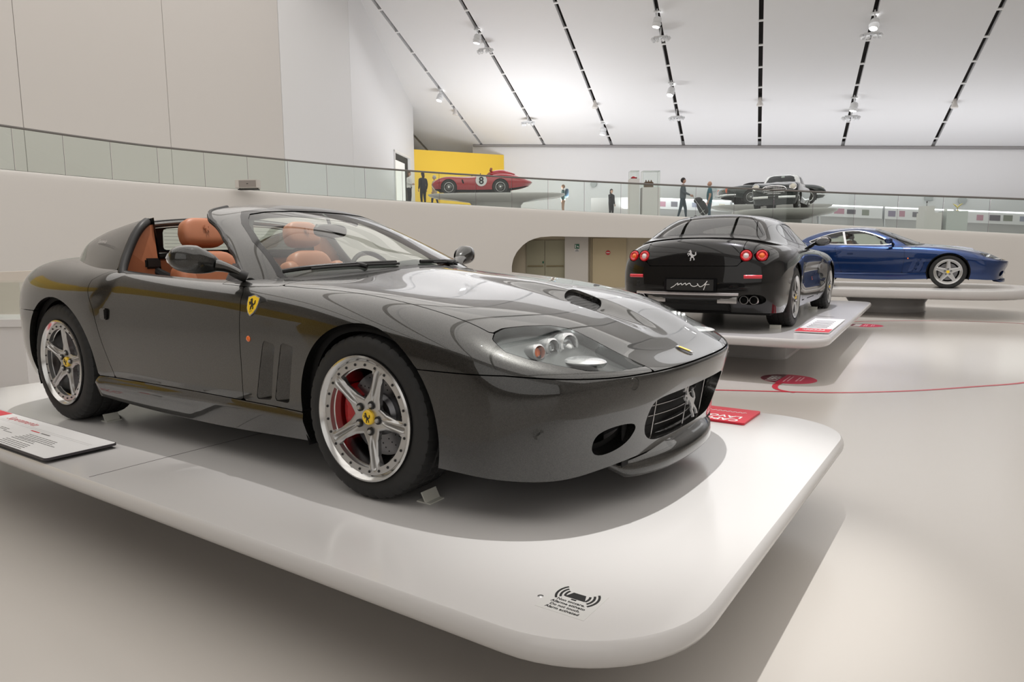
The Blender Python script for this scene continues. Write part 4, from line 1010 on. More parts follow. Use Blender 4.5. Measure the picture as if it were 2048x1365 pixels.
# ---------------------------------------------------------------- room
CAM0 = np.array([1.995, -2.835]); TH = math.radians(104.5)
EA = np.array([math.cos(TH), math.sin(TH)]); ER = np.array([math.sin(TH), -math.cos(TH)])
def AR(a, r): p = CAM0+a*EA+r*ER; return float(p[0]), float(p[1])
def ramp_z(x, y): return 2.25848-.07231877*x-.00946074*y
def ceil_z(a, r):
    z = 7.27-.0605*(r+.36)-.36*(a-44)
    return min(z, 14.2-.0605*r*.5+.35*(1-math.exp(-max(0, z-13)/3))) if z > 13.2 else z
M_FLOOR = mat('resin_floor', (.545, .515, .48), .20, coat=.0, spec=.45, noise=(.35, .03, 2))
M_PLAT = mat('platform_lacquer', (.60, .588, .58), .15, spec=.5)
M_WALLW = mat('wall_beige', (.66, .63, .60), .75)
M_WALLG = mat('wall_white', (.77, .77, .775), .7)
M_CEIL = mat('ceiling_membrane', (.80, .80, .805), .8)
M_YWALL = mat('yellow_wall', (.90, .60, .06), .6)
M_SLOT = mat('slot_dark', (.018, .014, .012), .8)
M_RAIL = mat('handrail', (.17, .16, .15), .5, .2)
M_FASC = mat('ramp_plaster', (.69, .665, .635), .65)
def st(o, label=None, cat=None): o['kind'] = 'structure'; return o
def floor_and_walls():
    st(mesh_obj('floor', [(-34, -18, 0), (26, -18, 0), (26, 50, 0), (-34, 50, 0)], [(0, 1, 2, 3)], M_FLOOR))
    # left wall, built of tall panels with fine joints
    base = bpy.data.objects.new('wall_left', None); COL.objects.link(base); st(base)
    path = [(-22.6, -18), (-22.6, -6), (-22.6, 7.05), (-22.6, 11.72), (-22.6, 16.65), (-22.6, 20.5), (-27.6, 30.25)]
    for i in range(len(path)-1):
        a = Vector(path[i]); b = Vector(path[i+1]); d = (b-a).normalized(); g = .008
        a2 = a+d*g; b2 = b-d*g; n = Vector((d.y, -d.x))*.12
        P = [a2, b2, b2-n, a2-n]
        if i == len(path)-2:
            # last panel with a doorway
            q0 = a.lerp(b, .60); q1 = a.lerp(b, .90)
            zb = ramp_z(q0.x, q0.y)
            for (s, e, z0, z1) in ((a2, q0, 0, 19), (q1, b2, 0, 19), (q0, q1, zb+3.1, 19), (q0, q1, 0, zb)):
                MB().prism([tuple(v) for v in (s, e, e-n, s-n)], z0, z1).build('wall_panel', M_WALLG, base)
            fr = MB()
            for v in (q0, q1): fr.box((v.x, v.y, zb+1.55), (.10, .16, 3.1), rz=math.atan2(d.y, d.x))
            m = (q0+q1)/2; fr.box((m.x, m.y, zb+3.1), ((q1-q0).length+.1, .16, .10), rz=math.atan2(d.y, d.x))
            st(fr.build('door_1', M_WHITE))
            bk = q0-n*14-d*5; bk2 = q1-n*14+d*5
            V = [(bk.x, bk.y, zb-.3), (bk2.x, bk2.y, zb-.3), (bk2.x, bk2.y, zb+3.4), (bk.x, bk.y, zb+3.4)]
            st(mesh_obj('wall_corridor', V, [(0, 1, 2, 3)], mat('corridor_glow', (.9, .9, .9), .8, emit=(1, 1, .98), estr=.75)))  # emissive sheet, the brightness beyond the doorway is put into its material
        else:
            MB().prism([tuple(v) for v in P], 0, 19).build('wall_panel', M_WALLW if i < 4 else M_WALLG, base)
    a = Vector((-23.0, -18)); b = Vector((-22.9, 21)); 
    MB().box((-22.85, 1.2, 9.5), (.1, 38.6, 19)).build('joint_backing', M_SLOT, base)
    # yellow end wall and back wall
    y1 = AR(44, -16.2)
    MB().prism([(-27.6, 30.25), y1, (y1[0]-.3, y1[1]+.3), (-27.9, 30.6)], 0, 7.62).build('wall_yellow', M_YWALL)['kind'] = 'structure'
    p0, p1 = AR(44.02, -18.4), AR(44.02, 26); q0, q1 = AR(44.3, -18.4), AR(44.3, 26)
    MB().add([(*p0, 0), (*p1, 0), (*p1, ceil_z(44, 26)+.3), (*p0, ceil_z(44, -18.4)+.3), (*q0, 0), (*q1, 0), (*q1, ceil_z(44, 26)+.3), (*q0, ceil_z(44, -18.4)+.3)], [(0, 1, 2, 3), (4, 7, 6, 5), (3, 2, 6, 7), (0, 4, 5, 1), (0, 3, 7, 4), (1, 5, 6, 2)]).build('wall_back', M_WALLG)['kind'] = 'structure'
    p0, p1 = AR(43.9, -18.3), AR(43.9, 26)
    st(MB().tube([(*p0, ceil_z(43.9, -18.3)-.06), (*p1, ceil_z(43.9, 26)-.06)], .09, 6).build('trim_1', mat('cornice_grey', (.30, .29, .29), .6)))
    st(MB().prism([AR(44, -16.2), AR(60, -16), AR(60, -34), (-34, 30), (-28, 30.2)], 3.5, 3.6).build('floor_gallery_end', M_WALLG))
    st(MB().box((*AR(60, -30), 6), (40, .2, 12), rz=TH-PI/2).build('wall_gallery_end', M_WALLG)); st(MB().box((-36, 42, 6), (.2, 30, 12)).build('wall_gallery_side', M_WALLG))
    # walls out of the picture, seen only in reflections
    st(MB().box((2, -18.1, 9.5), (56, .2, 19)).build('wall_front', mat('wall_dimmed', (.26, .235, .215), .7)))  # dark tone stands in for the weaker light on this side
    st(MB().box((26.1, 16, 9.5), (.2, 68, 19)).build('wall_right', M_WALLW))
    st(MB().box((-22.54, -10.4, 4.3), (.1, 15.2, 8.6)).build('wall_left_yellow', M_YWALL))
floor_and_walls()
SLOTS = [-30.6, -26.3, -22.05, -17.72, -13.42, -9.08, -4.75, -.47, 3.9, 8.3, 12.6, 16.9, 21.2]
def ceiling():
    base = bpy.data.objects.new('ceiling', None); COL.objects.link(base); st(base)
    a_s = list(np.linspace(-20, 24, 8))+list(np.linspace(26, 44.05, 19))
    if True:
        a_s2 = [a for a in a_s]
    edges = [-37]+SLOTS+[29]
    for i in range(len(edges)-1):
        r0 = edges[i]+(.095 if i else 0); r1 = edges[i+1]-(.095 if i < len(edges)-2 else 0)
        amax = 60 if r1 < -17 else 44.05
        V = []; F = []; asx = a_s+([48, 60] if amax == 60 else [])
        rs = np.linspace(r0, r1, 5)
        for a in asx:
            for r in rs: V.append((*AR(a, r), ceil_z(a, r)))
        for k in range(len(asx)-1):
            for j in range(4): F.append((k*5+j, k*5+j+1, (k+1)*5+j+1, (k+1)*5+j))
        # turned-up edges
        n0 = len(V)
        for a in asx:
            for r in (r0, r1): V.append((*AR(a, r), ceil_z(a, r)+.22))
        for k in range(len(asx)-1):
            F.append((k*5, (k+1)*5, n0+2*(k+1), n0+2*k)); F.append((k*5+4, n0+2*k+1, n0+2*(k+1)+1, (k+1)*5+4))
        mesh_obj('ceiling_panel', V, F, M_CEIL, base, smooth=False)
    V = []; F = []
    for a in a_s:
        for r in (-37, 29): V.append((*AR(a, r), ceil_z(a, r)+.30))
    for k in range(len(a_s)-1): F.append((2*k, 2*k+1, 2*k+3, 2*k+2))
    mesh_obj('slot_backing', V, F, M_SLOT, base)
    br = None
    for r in SLOTS[2:11]:
        off = (r*7.31) % 1.6
        for k in range(9):
            a = 31.2+off*.4+k*1.62
            if a > 43.7: continue
            if br is None: br = o = MB().box((0, 0, 0), (.20, .09, .05)).build('slot_bridge', M_WHITE, base)
            else: o = br.copy(); COL.objects.link(o)
            o.location = (*AR(a, r), ceil_z(a, r)+.02); o.rotation_euler = (-.345, 0, TH-PI/2)
ceiling()
RAMP = [(-13.0, -9.), (-15.2, -4.5), (-17.4, .6), (-18.65, 4.4), (-19.0, 6.0), (-19.22, 7.6), (-19.2, 9.0), (-18.75, 10.35), (-18.2, 11.75), (-17.6, 13.3), (-16.85, 14.85), (-15.8, 16.25), (-14.5, 17.5), (-13.02, 18.6), (-11.5, 19.55), (-9.87, 20.42), (-8.28, 21.18), (-6.64, 21.9), (-5.11, 22.6), (-3.6, 23.3), (-2.12, 23.9), (-.59, 24.3), (.83, 24.6), (2.19, 24.95), (2.82, 25.15), (6, 25.9), (12, 27.), (25.9, 29.)]
def gallery():
    P = spl(RAMP, 260); d = np.gradient(P, axis=0); d /= np.linalg.norm(d, axis=1, keepdims=True)
    N = np.stack([d[:, 1], -d[:, 0]], 1)      # points towards the hall
    if N[130] @ (np.array([2, -3])-P[130]) < 0: N = -N
    s = np.r_[0, np.cumsum(np.linalg.norm(np.diff(P, axis=0), axis=1))]
    # fascia grid
    prof = [(-.55, .012), (-.30, .006), (-.14, 0.), (-.06, -.012), (-.02, -.035), (.0, -.08), (.01, -.16), (.012, -.3)]
    nz = 26; V = []; U = []
    for i in range(len(P)):
        zt = ramp_z(*P[i])
        for (o, dz) in prof: V.append((*(P[i]+N[i]*o), zt+dz)); U.append((s[i], zt+dz))
        for k in range(1, nz+1):
            z = (zt-.3)*(1-k/nz); V.append((*(P[i]+N[i]*(.012)), z)); U.append((s[i], z))
    m = len(prof)+nz; idx = np.arange(len(P)*m).reshape(len(P), m)
    q = np.stack([idx[:-1, :-1], idx[:-1, 1:], idx[1:, 1:], idx[1:, :-1]], -1).reshape(-1, 4)
    sf = Surf(np.array(V), q); U = np.array(U)
    # doorway with a rounded upper-left corner
    def s_at(x, y): return s[np.argmin((P[:, 0]-x)**2+(P[:, 1]-y)**2)]
    s0, s1 = s_at(-12.62, 18.85), s_at(-6.3, 22.05)
    zt = 1.93
    poly = [(s0, -1), (s0, .85), (s0+.06, 1.12), (s0+.2, 1.38), (s0+.42, 1.62), (s0+.7, 1.81), (s0+1.05, 1.90), (s0+1.5, zt), (s1-1.5, zt-.12), (s1-.6, zt-.3), (s1-.1, 1.1), (s1, .6), (s1, -1)]
    f = -sdf(U[:, 0], U[:, 1], poly)
    f = np.where((U[:, 0] > s0-1) & (U[:, 0] < s1+1), f, -1.)
    fa = piece('wall_ramp', sf, f, M_FASC, None, .35); st(fa)
    # ramp floor
    ring = [tuple(P[i]-N[i]*.3) for i in range(0, len(P), 6)]+[(25.9, 48), AR(44, 25), AR(44, -16.5), (-27.6, 30.3), (-22.6, 20.5), (-22.6, -4)]
    st(mesh_obj('floor_ramp', [(x, y, ramp_z(x, y)+.004) for x, y in ring], [tuple(range(len(ring)))], mat('ramp_floor', (.62, .60, .57), .35)))
    # recess behind the doorway
    i0 = np.argmin(abs(s-s0)); i1 = np.argmin(abs(s-s1)); A = Vector(P[i0]-N[i0]*1.3); Bq = Vector(P[i1]-N[i1]*1.3); dd = (Bq-A).normalized(); A = A-dd*.8; Bq = Bq+dd*.5; L = (Bq-A).length
    nn = Vector((dd.y, -dd.x)); nn = nn if nn.dot(Vector((2, -3))-A) > 0 else -nn
    def P3(t, z, o=0.): v = A+dd*t+nn*o; return (v.x, v.y, z)
    M_DW = mat('corridor_beige', (.60, .53, .40), .7)
    st(mesh_obj('wall_recess', [P3(-1, 0), P3(L, 0), P3(L, 2.2), P3(-1, 2.2)], [(0, 1, 2, 3)], M_DW))
    st(mesh_obj('ceiling_recess', [P3(-1, 2.1), P3(L, 2.1), P3(L, 2.1, .5), P3(-1, 2.1, .5)], [(0, 1, 2, 3)], M_WALLW))
    def col(t0, t1, z0, z1, o, th, m, name, parent=None):
        return MB().add([P3(t, z, q) for t in (t0, t1) for z in (z0, z1) for q in (o, o+th)], [(0, 1, 3, 2), (4, 6, 7, 5), (0, 4, 5, 1), (2, 3, 7, 6), (0, 2, 6, 4), (1, 5, 7, 3)]).build(name, m, parent)
    # positions along the recess found from the photograph (metres)
    def t_of(px):
        ang = math.atan2((px-1024)/1403, 1); yaw = 2.1675-ang; dx, dy = math.cos(yaw), math.sin(yaw)
        # intersect camera ray with recess line
        det = dd.x*(-dy)-dd.y*(-dx); bx, by = CAM0[0]-A.x, CAM0[1]-A.y
        return (bx*(-dy)-by*(-dx))/det
    M_DOOR = mat('door_grey_green', (.36, .34, .24), .55)
    t = [t_of(p) for p in (1054, 1091, 1131, 1177, 1184, 1252)]
    for k, (a, b) in enumerate(((t[0], t[1]), (t[1], t[2]))):
        d_ = st(col(a+.01, b-.01, 0, 1.80, .02, .05, M_DOOR, 'door_%d' % (k+2)))
        col(a+.06, b-.06, .80, .835, .07, .05, mat('bar_brown', (.22, .17, .08), .5), 'push_bar', d_)
        if k == 0: col(b-.10, b-.035, .92, 1.0, .07, .02, mat('lock_green', (.02, .12, .07), .5), 'lock_case', d_)
    st(col(t[2], t[3], 0, 2.1, .0, .30, mat('recess_grey', (.60, .57, .53), .7), 'wall_pier'))
    st(col(t[4]+.02, t[5], 0, 1.86, .02, .05, mat('door_ochre', (.55, .46, .30), .6), 'door_4'))
    st(col(t[4]-.05, t[4]+.0, 0, 1.92, .02, .09, mat('frame_brown', (.40, .33, .22), .6), 'trim_2'))
    # signs
    te = t_of(1155); es = empty('exit_sign', P3(te, 1.52, .33), 0, 'small green emergency exit sign on the grey pier between the doors', 'sign')
    def loc(o): o.location = (-es.location.x, -es.location.y, -es.location.z); return o
    g = mat('sign_green', (.01, .13, .07), .4)
    loc(col(te-.085, te+.085, 1.47, 1.64, .302, .015, g, 'sign_plate', es)); loc(col(te-.085, te+.085, 1.36, 1.455, .302, .012, M_WHITE, 'text_plate', es))
    for z_, w_ in ((1.425, .05), (1.382, .075)): loc(col(te-w_, te+w_, z_-.010, z_+.010, .315, .002, M_PRINTBLK, 'text_line', es))
    loc(col(te-.065, te-.035, 1.49, 1.62, .318, .002, M_WHITE, 'door_symbol', es)); loc(col(te+.0, te+.05, 1.545, 1.575, .318, .002, M_WHITE, 'runner_symbol', es)); loc(col(te+.015, te+.065, 1.515, 1.54, .318, .002, M_WHITE, 'arrow_symbol', es))
    tn = t_of(1216); z0 = 1.31; R = frame_from((nn.x, nn.y, 0))
    ns = MB().lathe([(.0001, .012), (.085, .012), (.088, .008), (.088, 0)], 28, c=P3(tn, z0, .075), R=R).build('no_entry_sign', mat('sign_red', (.55, .02, .03), .4))
    tag(ns, 'round red no-entry sign on the beige door', 'sign')
    o = MB().box((0, 0, .014), (.13, .03, .004)).xform(lambda a, b, c: tuple(Vector(P3(tn, z0, .075))+R @ Vector((a, b, c)))).build('white_bar', M_WHITE, ns)
    # glass balustrade
    bal = empty('glass_balustrade', (P[130][0], P[130][1], ramp_z(*P[130])), 0, 'glass balustrade with dark handrail along the white curved ramp', 'balustrade')
    off = Vector(bal.location)
    step = 1.32; k0 = 12.; joints = np.arange(s_at(-15.2, -4.5), s_at(11, 26.8), step)
    for a, b in zip(joints[:-1], joints[1:]):
        V = []
        for q in (a+.012, b-.012):
            x = float(np.interp(q, s, P[:, 0])); y = float(np.interp(q, s, P[:, 1])); nx = float(np.interp(q, s, N[:, 0])); ny = float(np.interp(q, s, N[:, 1]))
            for o in (-.10, -.115):
                for h in (-.02, 1.07): V.append((x+nx*o-off.x, y+ny*o-off.y, ramp_z(x, y)+h-off.z))
        mesh_obj('glass_pane', V, [(0, 1, 5, 4), (2, 6, 7, 3), (0, 4, 6, 2), (1, 3, 7, 5), (0, 2, 3, 1), (4, 5, 7, 6)], M_GLASSB, bal)
        if True:
            x, y, z = V[4]; MB().tube([V[5], V[4]], .006, 4).build('pane_joint', mat('joint_grey', (.16, .17, .17), .4), bal)
    ii = [i for i in range(len(P)) if joints[0] <= s[i] <= joints[-1]]
    MB().tube([(P[i][0]-N[i][0]*.107-off.x, P[i][1]-N[i][1]*.107-off.y, ramp_z(*P[i])+1.09-off.z) for i in ii], .032, 8).build('handrail', M_RAIL, bal, smooth=True)
gallery()
# ---------------------------------------------------------------- platforms
def rrect(x0, x1, y0, y1, r, n=14):
    P = []
    for cx, cy, a in ((x1-r, y0+r, -PI/2), (x1-r, y1-r, 0), (x0+r, y1-r, PI/2), (x0+r, y0+r, PI)):
        for k in range(n+1):
            q = a+PI/2*k/n; P.append((cx+r*math.cos(q), cy+r*math.sin(q)))
    return P
def slab_mesh(mb, P, prof, top=True):
    n = len(P); A = np.array(P); T = np.roll(A, -1, 0)-np.roll(A, 1, 0); T /= np.linalg.norm(T, axis=1, keepdims=True); Nn = np.stack([T[:, 1], -T[:, 0]], 1)
    V = []; F = []
    for (o, z) in prof: V += [(A[i][0]+Nn[i][0]*o, A[i][1]+Nn[i][1]*o, z) for i in range(n)]
    for k in range(len(prof)-1):
        for i in range(n): F.append((k*n+i, k*n+(i+1) % n, (k+1)*n+(i+1) % n, (k+1)*n+i))
    if top: F.append(tuple(range(n)))
    F.append(tuple((len(prof)-1)*n+i for i in range(n))[::-1])
    mb.add(V, F)
def platform(label, outline, ztop, loc=(0, 0), rz=0, thick=.115, joint=None, ped=None, lip=.02):
    root = empty('display_platform', (loc[0], loc[1], 0), rz, label, 'platform')
    prof = [(.0, ztop), (.002, ztop-.002), (.010, ztop-thick*.12), (.016, ztop-thick*.28), (.014, ztop-thick*.45), (.0, ztop-thick*.65), (-.03, ztop-thick*.82), (-.085, ztop-thick*.95), (-.17, ztop-thick*1.03), (-.5, ztop-thick*1.12)]
    mb = MB(); slab_mesh(mb, outline, prof); mb.build('slab', M_PLAT, root, smooth=True, sharp=30)
    A = np.array(outline); c = A.mean(0)
    if ped is not None:
        h = ztop-thick
        MB().lathe([(ped[2]*1.9, h), (ped[2]*1.35, h-.03), (ped[2]*1.08, h-.10), (ped[2], h-.2), (ped[2]*1.02, .02), (ped[2]*1.04, 0)], 48, (ped[0], ped[1], 0)).build('pedestal', M_PLAT, root, smooth=True, sharp=50); return root
    mb = MB()
    if ped is None: ped = [(tuple(c), .62)]
    B = [(c[0]+(p[0]-c[0])*.55, c[1]+(p[1]-c[1])*.45) for p in outline]
    slab_mesh(mb, B, [(0.1, ztop-thick*1.1), (.0, ztop-thick*1.5), (-.02, .02), (.0, .0)], False)
    mb.build('pedestal', M_PLAT, root, smooth=True, sharp=40)
    if joint is not None:
        (xa, ya), (xb, yb) = joint
        MB().box(((xa+xb)/2, (ya+yb)/2, ztop+.0003), (abs(xb-xa)+.004, abs(yb-ya)+.004, .001)).build('joint_strip', mat('joint_dark', (.10, .09, .09), .6), root)
    return root
def chock(x, y, z, rz, label):
    o = MB().box((0, 0, .002), (.07, .085, .004)).box((.0, 0, .022), (.006, .085, .044), R=Matrix.Rotation(-.5, 3, 'Y')).build('wheel_chock', mat('chock_white', (.70, .70, .64), .5))
    o.location = (x, y, z); o.rotation_euler = (0, 0, rz); tag(o, label, 'wheel chock')
GREY_PLAT = platform('large white rounded platform carrying the dark grey open car', rrect(-4.05, 1.415, -1.42, 1.42, .42), ZP, joint=((-1.25, -1.40), (-1.25, 1.40)))
BLACK_RZ = math.radians(93.3)-PI/2
platform('white rounded platform under the black coupe', rrect(-1.46, 1.46, -1.28, 4.75, .35), .478, (-.85, 5.91), BLACK_RZ)
platform('long white rounded platform on a thick foot under the blue coupe', rrect(-3.6, 2.75, 13.05, 16.3, 1.2), .58, thick=.19, ped=(.08, 15.15, .78))
# ---------------------------------------------------------------- platform graphics, panels, floor line
def flat(pts, z, name, m, parent=None, th=.0015):
    return MB().prism(pts, z, z+th).build(name, m, parent)
def text_flat(name, s, size, x, y, z, m, parent, rz=0., align='LEFT', shear=0., bold=0., sx=1.):
    V, F = text_geo(s, size, align, shear, 1., bold); c, sn = math.cos(rz), math.sin(rz)
    V = [(x+(v[0]*sx)*c-v[1]*sn, y+(v[0]*sx)*sn+v[1]*c, z) for v in V]
    return mesh_obj(name, V, F, m, parent)
def glass_case(o, w, d, z0, z1, rz=0):
    mb = MB(); h = z1-z0-.004; zc = (z0+z1)/2
    for s in (-1, 1): mb.box((s*w/2, 0, zc), (.004, d, h)).box((0, s*d/2, zc), (w, .004, h))
    mb.box((0, 0, z1), (w, d, .004)); c, sn = math.cos(rz), math.sin(rz); mb.xform(lambda a, b, q: (a*c-b*sn, a*sn+b*c, q))
    return mb.build('glass_case', M_CLEAR, o)
def graphics():
    grey = mat('print_grey', (.16, .15, .15), .6); rule = mat('print_rule', (.55, .55, .55), .6)
    M_BOARD = mat('board_white', (.80, .80, .80), .35)
    # big caption board at the left front of the platform
    z = ZP+.028
    b = MB().prism(rrect(-3.25, -1.62, -1.425, -1.09, .02, 4), z-.012, z).build('caption_board', mat('board_edge', (.05, .045, .05), .5)); tag(b, 'white caption board with dark edges lying beside the rear wheel of the grey car', 'sign')
    flat(rrect(-3.247, -1.624, -1.421, -1.094, .018, 4), z-.0005, 'board_face', M_BOARD, b, .001)
    MB().box((-2.4, -1.25, z-.020), (1.2, .2, .016)).build('board_foot', M_BLACK, b)
    flat([(-3.24, -1.20), (-2.835, -1.20), (-2.835, -1.098), (-3.24, -1.098)], z+.0006, 'red_header', M_PRINTRED, b, .0004)
    zt = z+.0012
    text_flat('title', 'Super\u00adamerica' if False else 'Superamerica', .066, -2.74, -1.170, zt, M_PRINTRED, b, shear=.4)
    for yy in (-1.185, -1.20): MB().box((-2.22, yy-.0, zt), (1.08, .0014, .0002)).build('rule_line', rule, b)
    for hx_, m_ in ((-2.95, M_PRINTRED), (-2.80, grey), (-2.28, M_PRINTRED), (-2.16, grey)): MB().box((hx_+.05, -1.219, zt), (.10, .009, .0002)).build('column_head', m_, b)
    def lines(x, y, n, w, h=.016):
        mb = MB()
        for k in range(n):
            L = w*(1-.25*((k*7+3) % 4)/4); q = x
            while q < x+L:
                wd = .018+.03*random.random(); mb.box((q+wd/2, y-k*h, zt), (wd*.86, .0046, .0002)); q += wd
        mb.build('text_block', grey, b)
    lines(-3.05, -1.25, 5, .42); lines(-2.53, -1.27, 2, .12); lines(-2.70, -1.32, 4, .30); lines(-2.42, -1.30, 1, .10)
    lines(-2.20, -1.26, 4, .36); lines(-2.22, -1.32, 2, .28); lines(-2.22, -1.36, 4, .30)
    # red capolavori panel at the far corner
    z = ZP+.014
    r = MB().prism(rrect(.36, .915, 1.05, 1.40, .015, 3), z-.012, z).build('title_panel', M_PRINTRED); tag(r, 'red title panel with white upside-down lettering at the nose of the grey car', 'sign')
    for k, (t_, s_) in enumerate((('CAPO', .075), ('LAVORI', .075))): text_flat('panel_letters', t_, s_, .87-.0, 1.12+.075*k, z+.0006, M_WHITE, r, PI, bold=.002)
    MB().tube([(.86-.008*i, 1.295+.010*math.sin(i*1.7), z+.0006) for i in range(44)], .0022, 4).build('panel_script', M_WHITE, r)
    # alarm sticker
    a = flat([(1.007, -1.28), (1.161, -1.28), (1.161, -1.13), (1.007, -1.13)], ZP, 'alarm_sticker', mat('sticker_clear', (.60, .595, .58), .12), None, .0006); tag(a, 'small pale alarm sticker with a bell symbol on the platform corner', 'sticker')
    zt = ZP+.0011
    bell = [(1.070, -1.166), (1.098, -1.166), (1.108, -1.190), (1.114, -1.194), (1.054, -1.194), (1.060, -1.190)]
    flat([(1.064, -1.158), (1.104, -1.158), (1.116, -1.190), (1.052, -1.190)], zt-.0004, 'bell_symbol', M_PRINTBLK, a, .0004)
    flat([(1.076, -1.193), (1.092, -1.193), (1.092, -1.199), (1.076, -1.199)], zt-.0004, 'bell_clapper', M_PRINTBLK, a, .0004)
    for s in (-1, 1):
        for k in range(3):
            r_ = .036+.013*k; w_ = .0035; V = []; F = []
            n = 8; half = .45+.10*k
            pts = [(1.084+s*(r_+w_)*math.cos(q), -1.172+(r_+w_)*math.sin(q)) for q in np.linspace(-half, half, n)]+[(1.084+s*(r_-w_)*math.cos(q), -1.172+(r_-w_)*math.sin(q)) for q in np.linspace(half, -half, n)]
            if s < 0: pts = pts[::-1]
            flat(pts, zt-.0004, 'sound_wave', M_PRINTBLK, a, .0004)
    for k, t_ in enumerate(('Non toccare.', 'Allarme attivato', 'Do not touch.', 'Alarm activated')):
        text_flat('sticker_text', t_, .0165, 1.084, -1.216-.0172*k, zt, M_PRINTBLK, a, align='CENTER', bold=.0004)
    o = MB().lathe([(.0001, .002), (.003, .002), (.008, .0005), (.009, 0)], 16, (.993, -1.226, ZP)).build('platform_screw', M_STEEL); tag(o, 'tiny round screw cap left of the alarm sticker', 'screw')
    chock(.215, -.80, ZP, .0, 'white wheel chock at the front wheel of the grey car'); chock(-2.27, -.80, ZP, .0, 'white wheel chock at the rear wheel of the grey car')
    # black platform panel (local to that platform)
    h = BLACK_RZ; ox, oy, zb = -.85, 5.91, .478
    def BP(x, y): return (ox+x*math.cos(h)-y*math.sin(h), oy+x*math.sin(h)+y*math.cos(h))
    def quad(x0, x1, y0, y1): return [BP(x0, y0), BP(x1, y0), BP(x1, y1), BP(x0, y1)]
    p = flat(quad(1.06, 1.41, -.68, .95), zb+.008, 'caption_board', M_BOARD, None, .01); tag(p, 'white and red caption board beside the rear wheel of the black car', 'sign')
    flat(quad(1.06, 1.41, -.68, -.34), zb+.0181, 'red_header', M_PRINTRED, p, .0008)
    MB().tube([(*BP(1.12+.009*i, -.50+.03*math.sin(i*1.3)), zb+.0192) for i in range(26)], .006, 4).build('board_title', M_WHITE, p)
    for k in range(6):
        q0 = BP(1.12, -.2+.16*k); q1 = BP(1.34, -.2+.16*k); MB().tube([(*q0, zb+.0185), (*q1, zb+.0185)], .006, 4).build('text_line', grey, p)
    MB().box((*BP(1.235, .1), zb+.004), (.2, .8, .008), rz=h).build('board_foot', M_BLACK, p)
    q = BP(.93, .05); chock(*q[:1], q[1], zb, h+PI/2, 'white wheel chock at the rear wheel of the black car') if False else None
    q = BP(-.0+.82, -.02); o = MB().box((0, 0, .02), (.12, .05, .04)).build('wheel_chock', MATS['chock_white']); o.location = (*BP(.80, -.345), zb); o.rotation_euler = (0, 0, h); tag(o, 'white wheel chock behind the rear wheel of the black car', 'wheel chock')
    o = o.copy(); COL.objects.link(o); o.location = (*BP(.80, 2.62), zb); tag(o, 'white wheel chock behind the front wheel of the black car', 'wheel chock')
    # red guide line on the floor with year bubbles
    M_LINE = mat('line_red', (.50, .035, .055), .35); M_BUB = mat('bubble_dark', (.16, .035, .05), .35); M_BUBR = mat('bubble_red', (.62, .03, .09), .35)
    pts = spl([(-2.0, 3.2), (-1.0, 3.62), (-.161, 4.033), (.36, 4.267), (.74, 4.444), (1.143, 4.723), (1.541, 5.085), (1.947, 5.547), (2.363, 6.057), (2.75, 6.9), (3.2, 8.6), (3.45, 10.4), (3.25, 12.0), (2.6, 12.95), (1.824, 13.02), (1.024, 12.753), (.108, 12.129), (-.6, 11.2)], 130)
    d = np.gradient(pts, axis=0); d /= np.linalg.norm(d, axis=1, keepdims=True); n_ = np.stack([-d[:, 1], d[:, 0]], 1)*.022
    V = [(*(pts[i]+n_[i]*s), .0022) for i in range(len(pts)) for s in (-1, 1)]; F = [(2*i, 2*i+1, 2*i+3, 2*i+2) for i in range(len(pts)-1)]
    ln = mesh_obj('floor_line', V, F, M_LINE); tag(ln, 'thin red guide line looping across the glossy floor', 'floor marking')
    for (cx, cy, r_, yr, lb, tail) in ((.27, 5.02, .285, '1989', 'near red year bubble reading 1989 on the floor line', True), (.19, 11.29, .285, '1996', 'far red year bubble on the floor before the blue car', False)):
        ang = math.radians(91); pts = [(cx+r_*math.cos(2*PI*i/48), cy+r_*math.sin(2*PI*i/48)) for i in range(48)]
        o = flat(pts, .0006, 'year_bubble', M_BUBR, None, .0012); tag(o, lb, 'floor marking')
        u = (math.cos(ang), math.sin(ang)); nrm = (-u[1], u[0])
        half = [p_ for p_ in pts if (p_[0]-cx)*nrm[0]+(p_[1]-cy)*nrm[1] > 0.05]
        half.sort(key=lambda p_: math.atan2((p_[1]-cy), (p_[0]-cx)) if True else 0)
        # order along the arc
        A_ = [math.atan2(p_[1]-cy, p_[0]-cx) for p_ in half]; k0 = max(range(len(A_)), key=lambda i: (A_[i]-A_[i-1]) % (2*PI)); half = half[k0:]+half[:k0]
        flat(half, .0019, 'dark_half', M_BUB, o, .0004)
        q = (cx+nrm[0]*.085-u[0]*.22, cy+nrm[1]*.085-u[1]*.22)
        if not tail:
            for k in range(4): MB().box((q[0]-.05, q[1]+.05+.10*k, .0025), (.11, .055, .0003)).build('year_mark', M_WHITE, o)
        else: text_flat('year_text', yr, .17, q[0], q[1], .0028, M_WHITE, o, ang, bold=.003)
        for k in range(4):
            q0 = (cx-nrm[0]*(-.01+.035*k+(.04 if k > 1 else 0))+u[0]*.17, cy-nrm[1]*(-.01+.035*k)+u[1]*.17); q1 = (q0[0]-u[0]*(.36-.04*k), q0[1]-u[1]*(.36-.04*k))
            MB().prism([(q0[0], q0[1]), (q1[0], q1[1]), (q1[0]+nrm[0]*.014, q1[1]+nrm[1]*.014), (q0[0]+nrm[0]*.014, q0[1]+nrm[1]*.014)], .0019, .0023).build('text_line', mat('print_pink', (.85, .45, .5), .5), o)
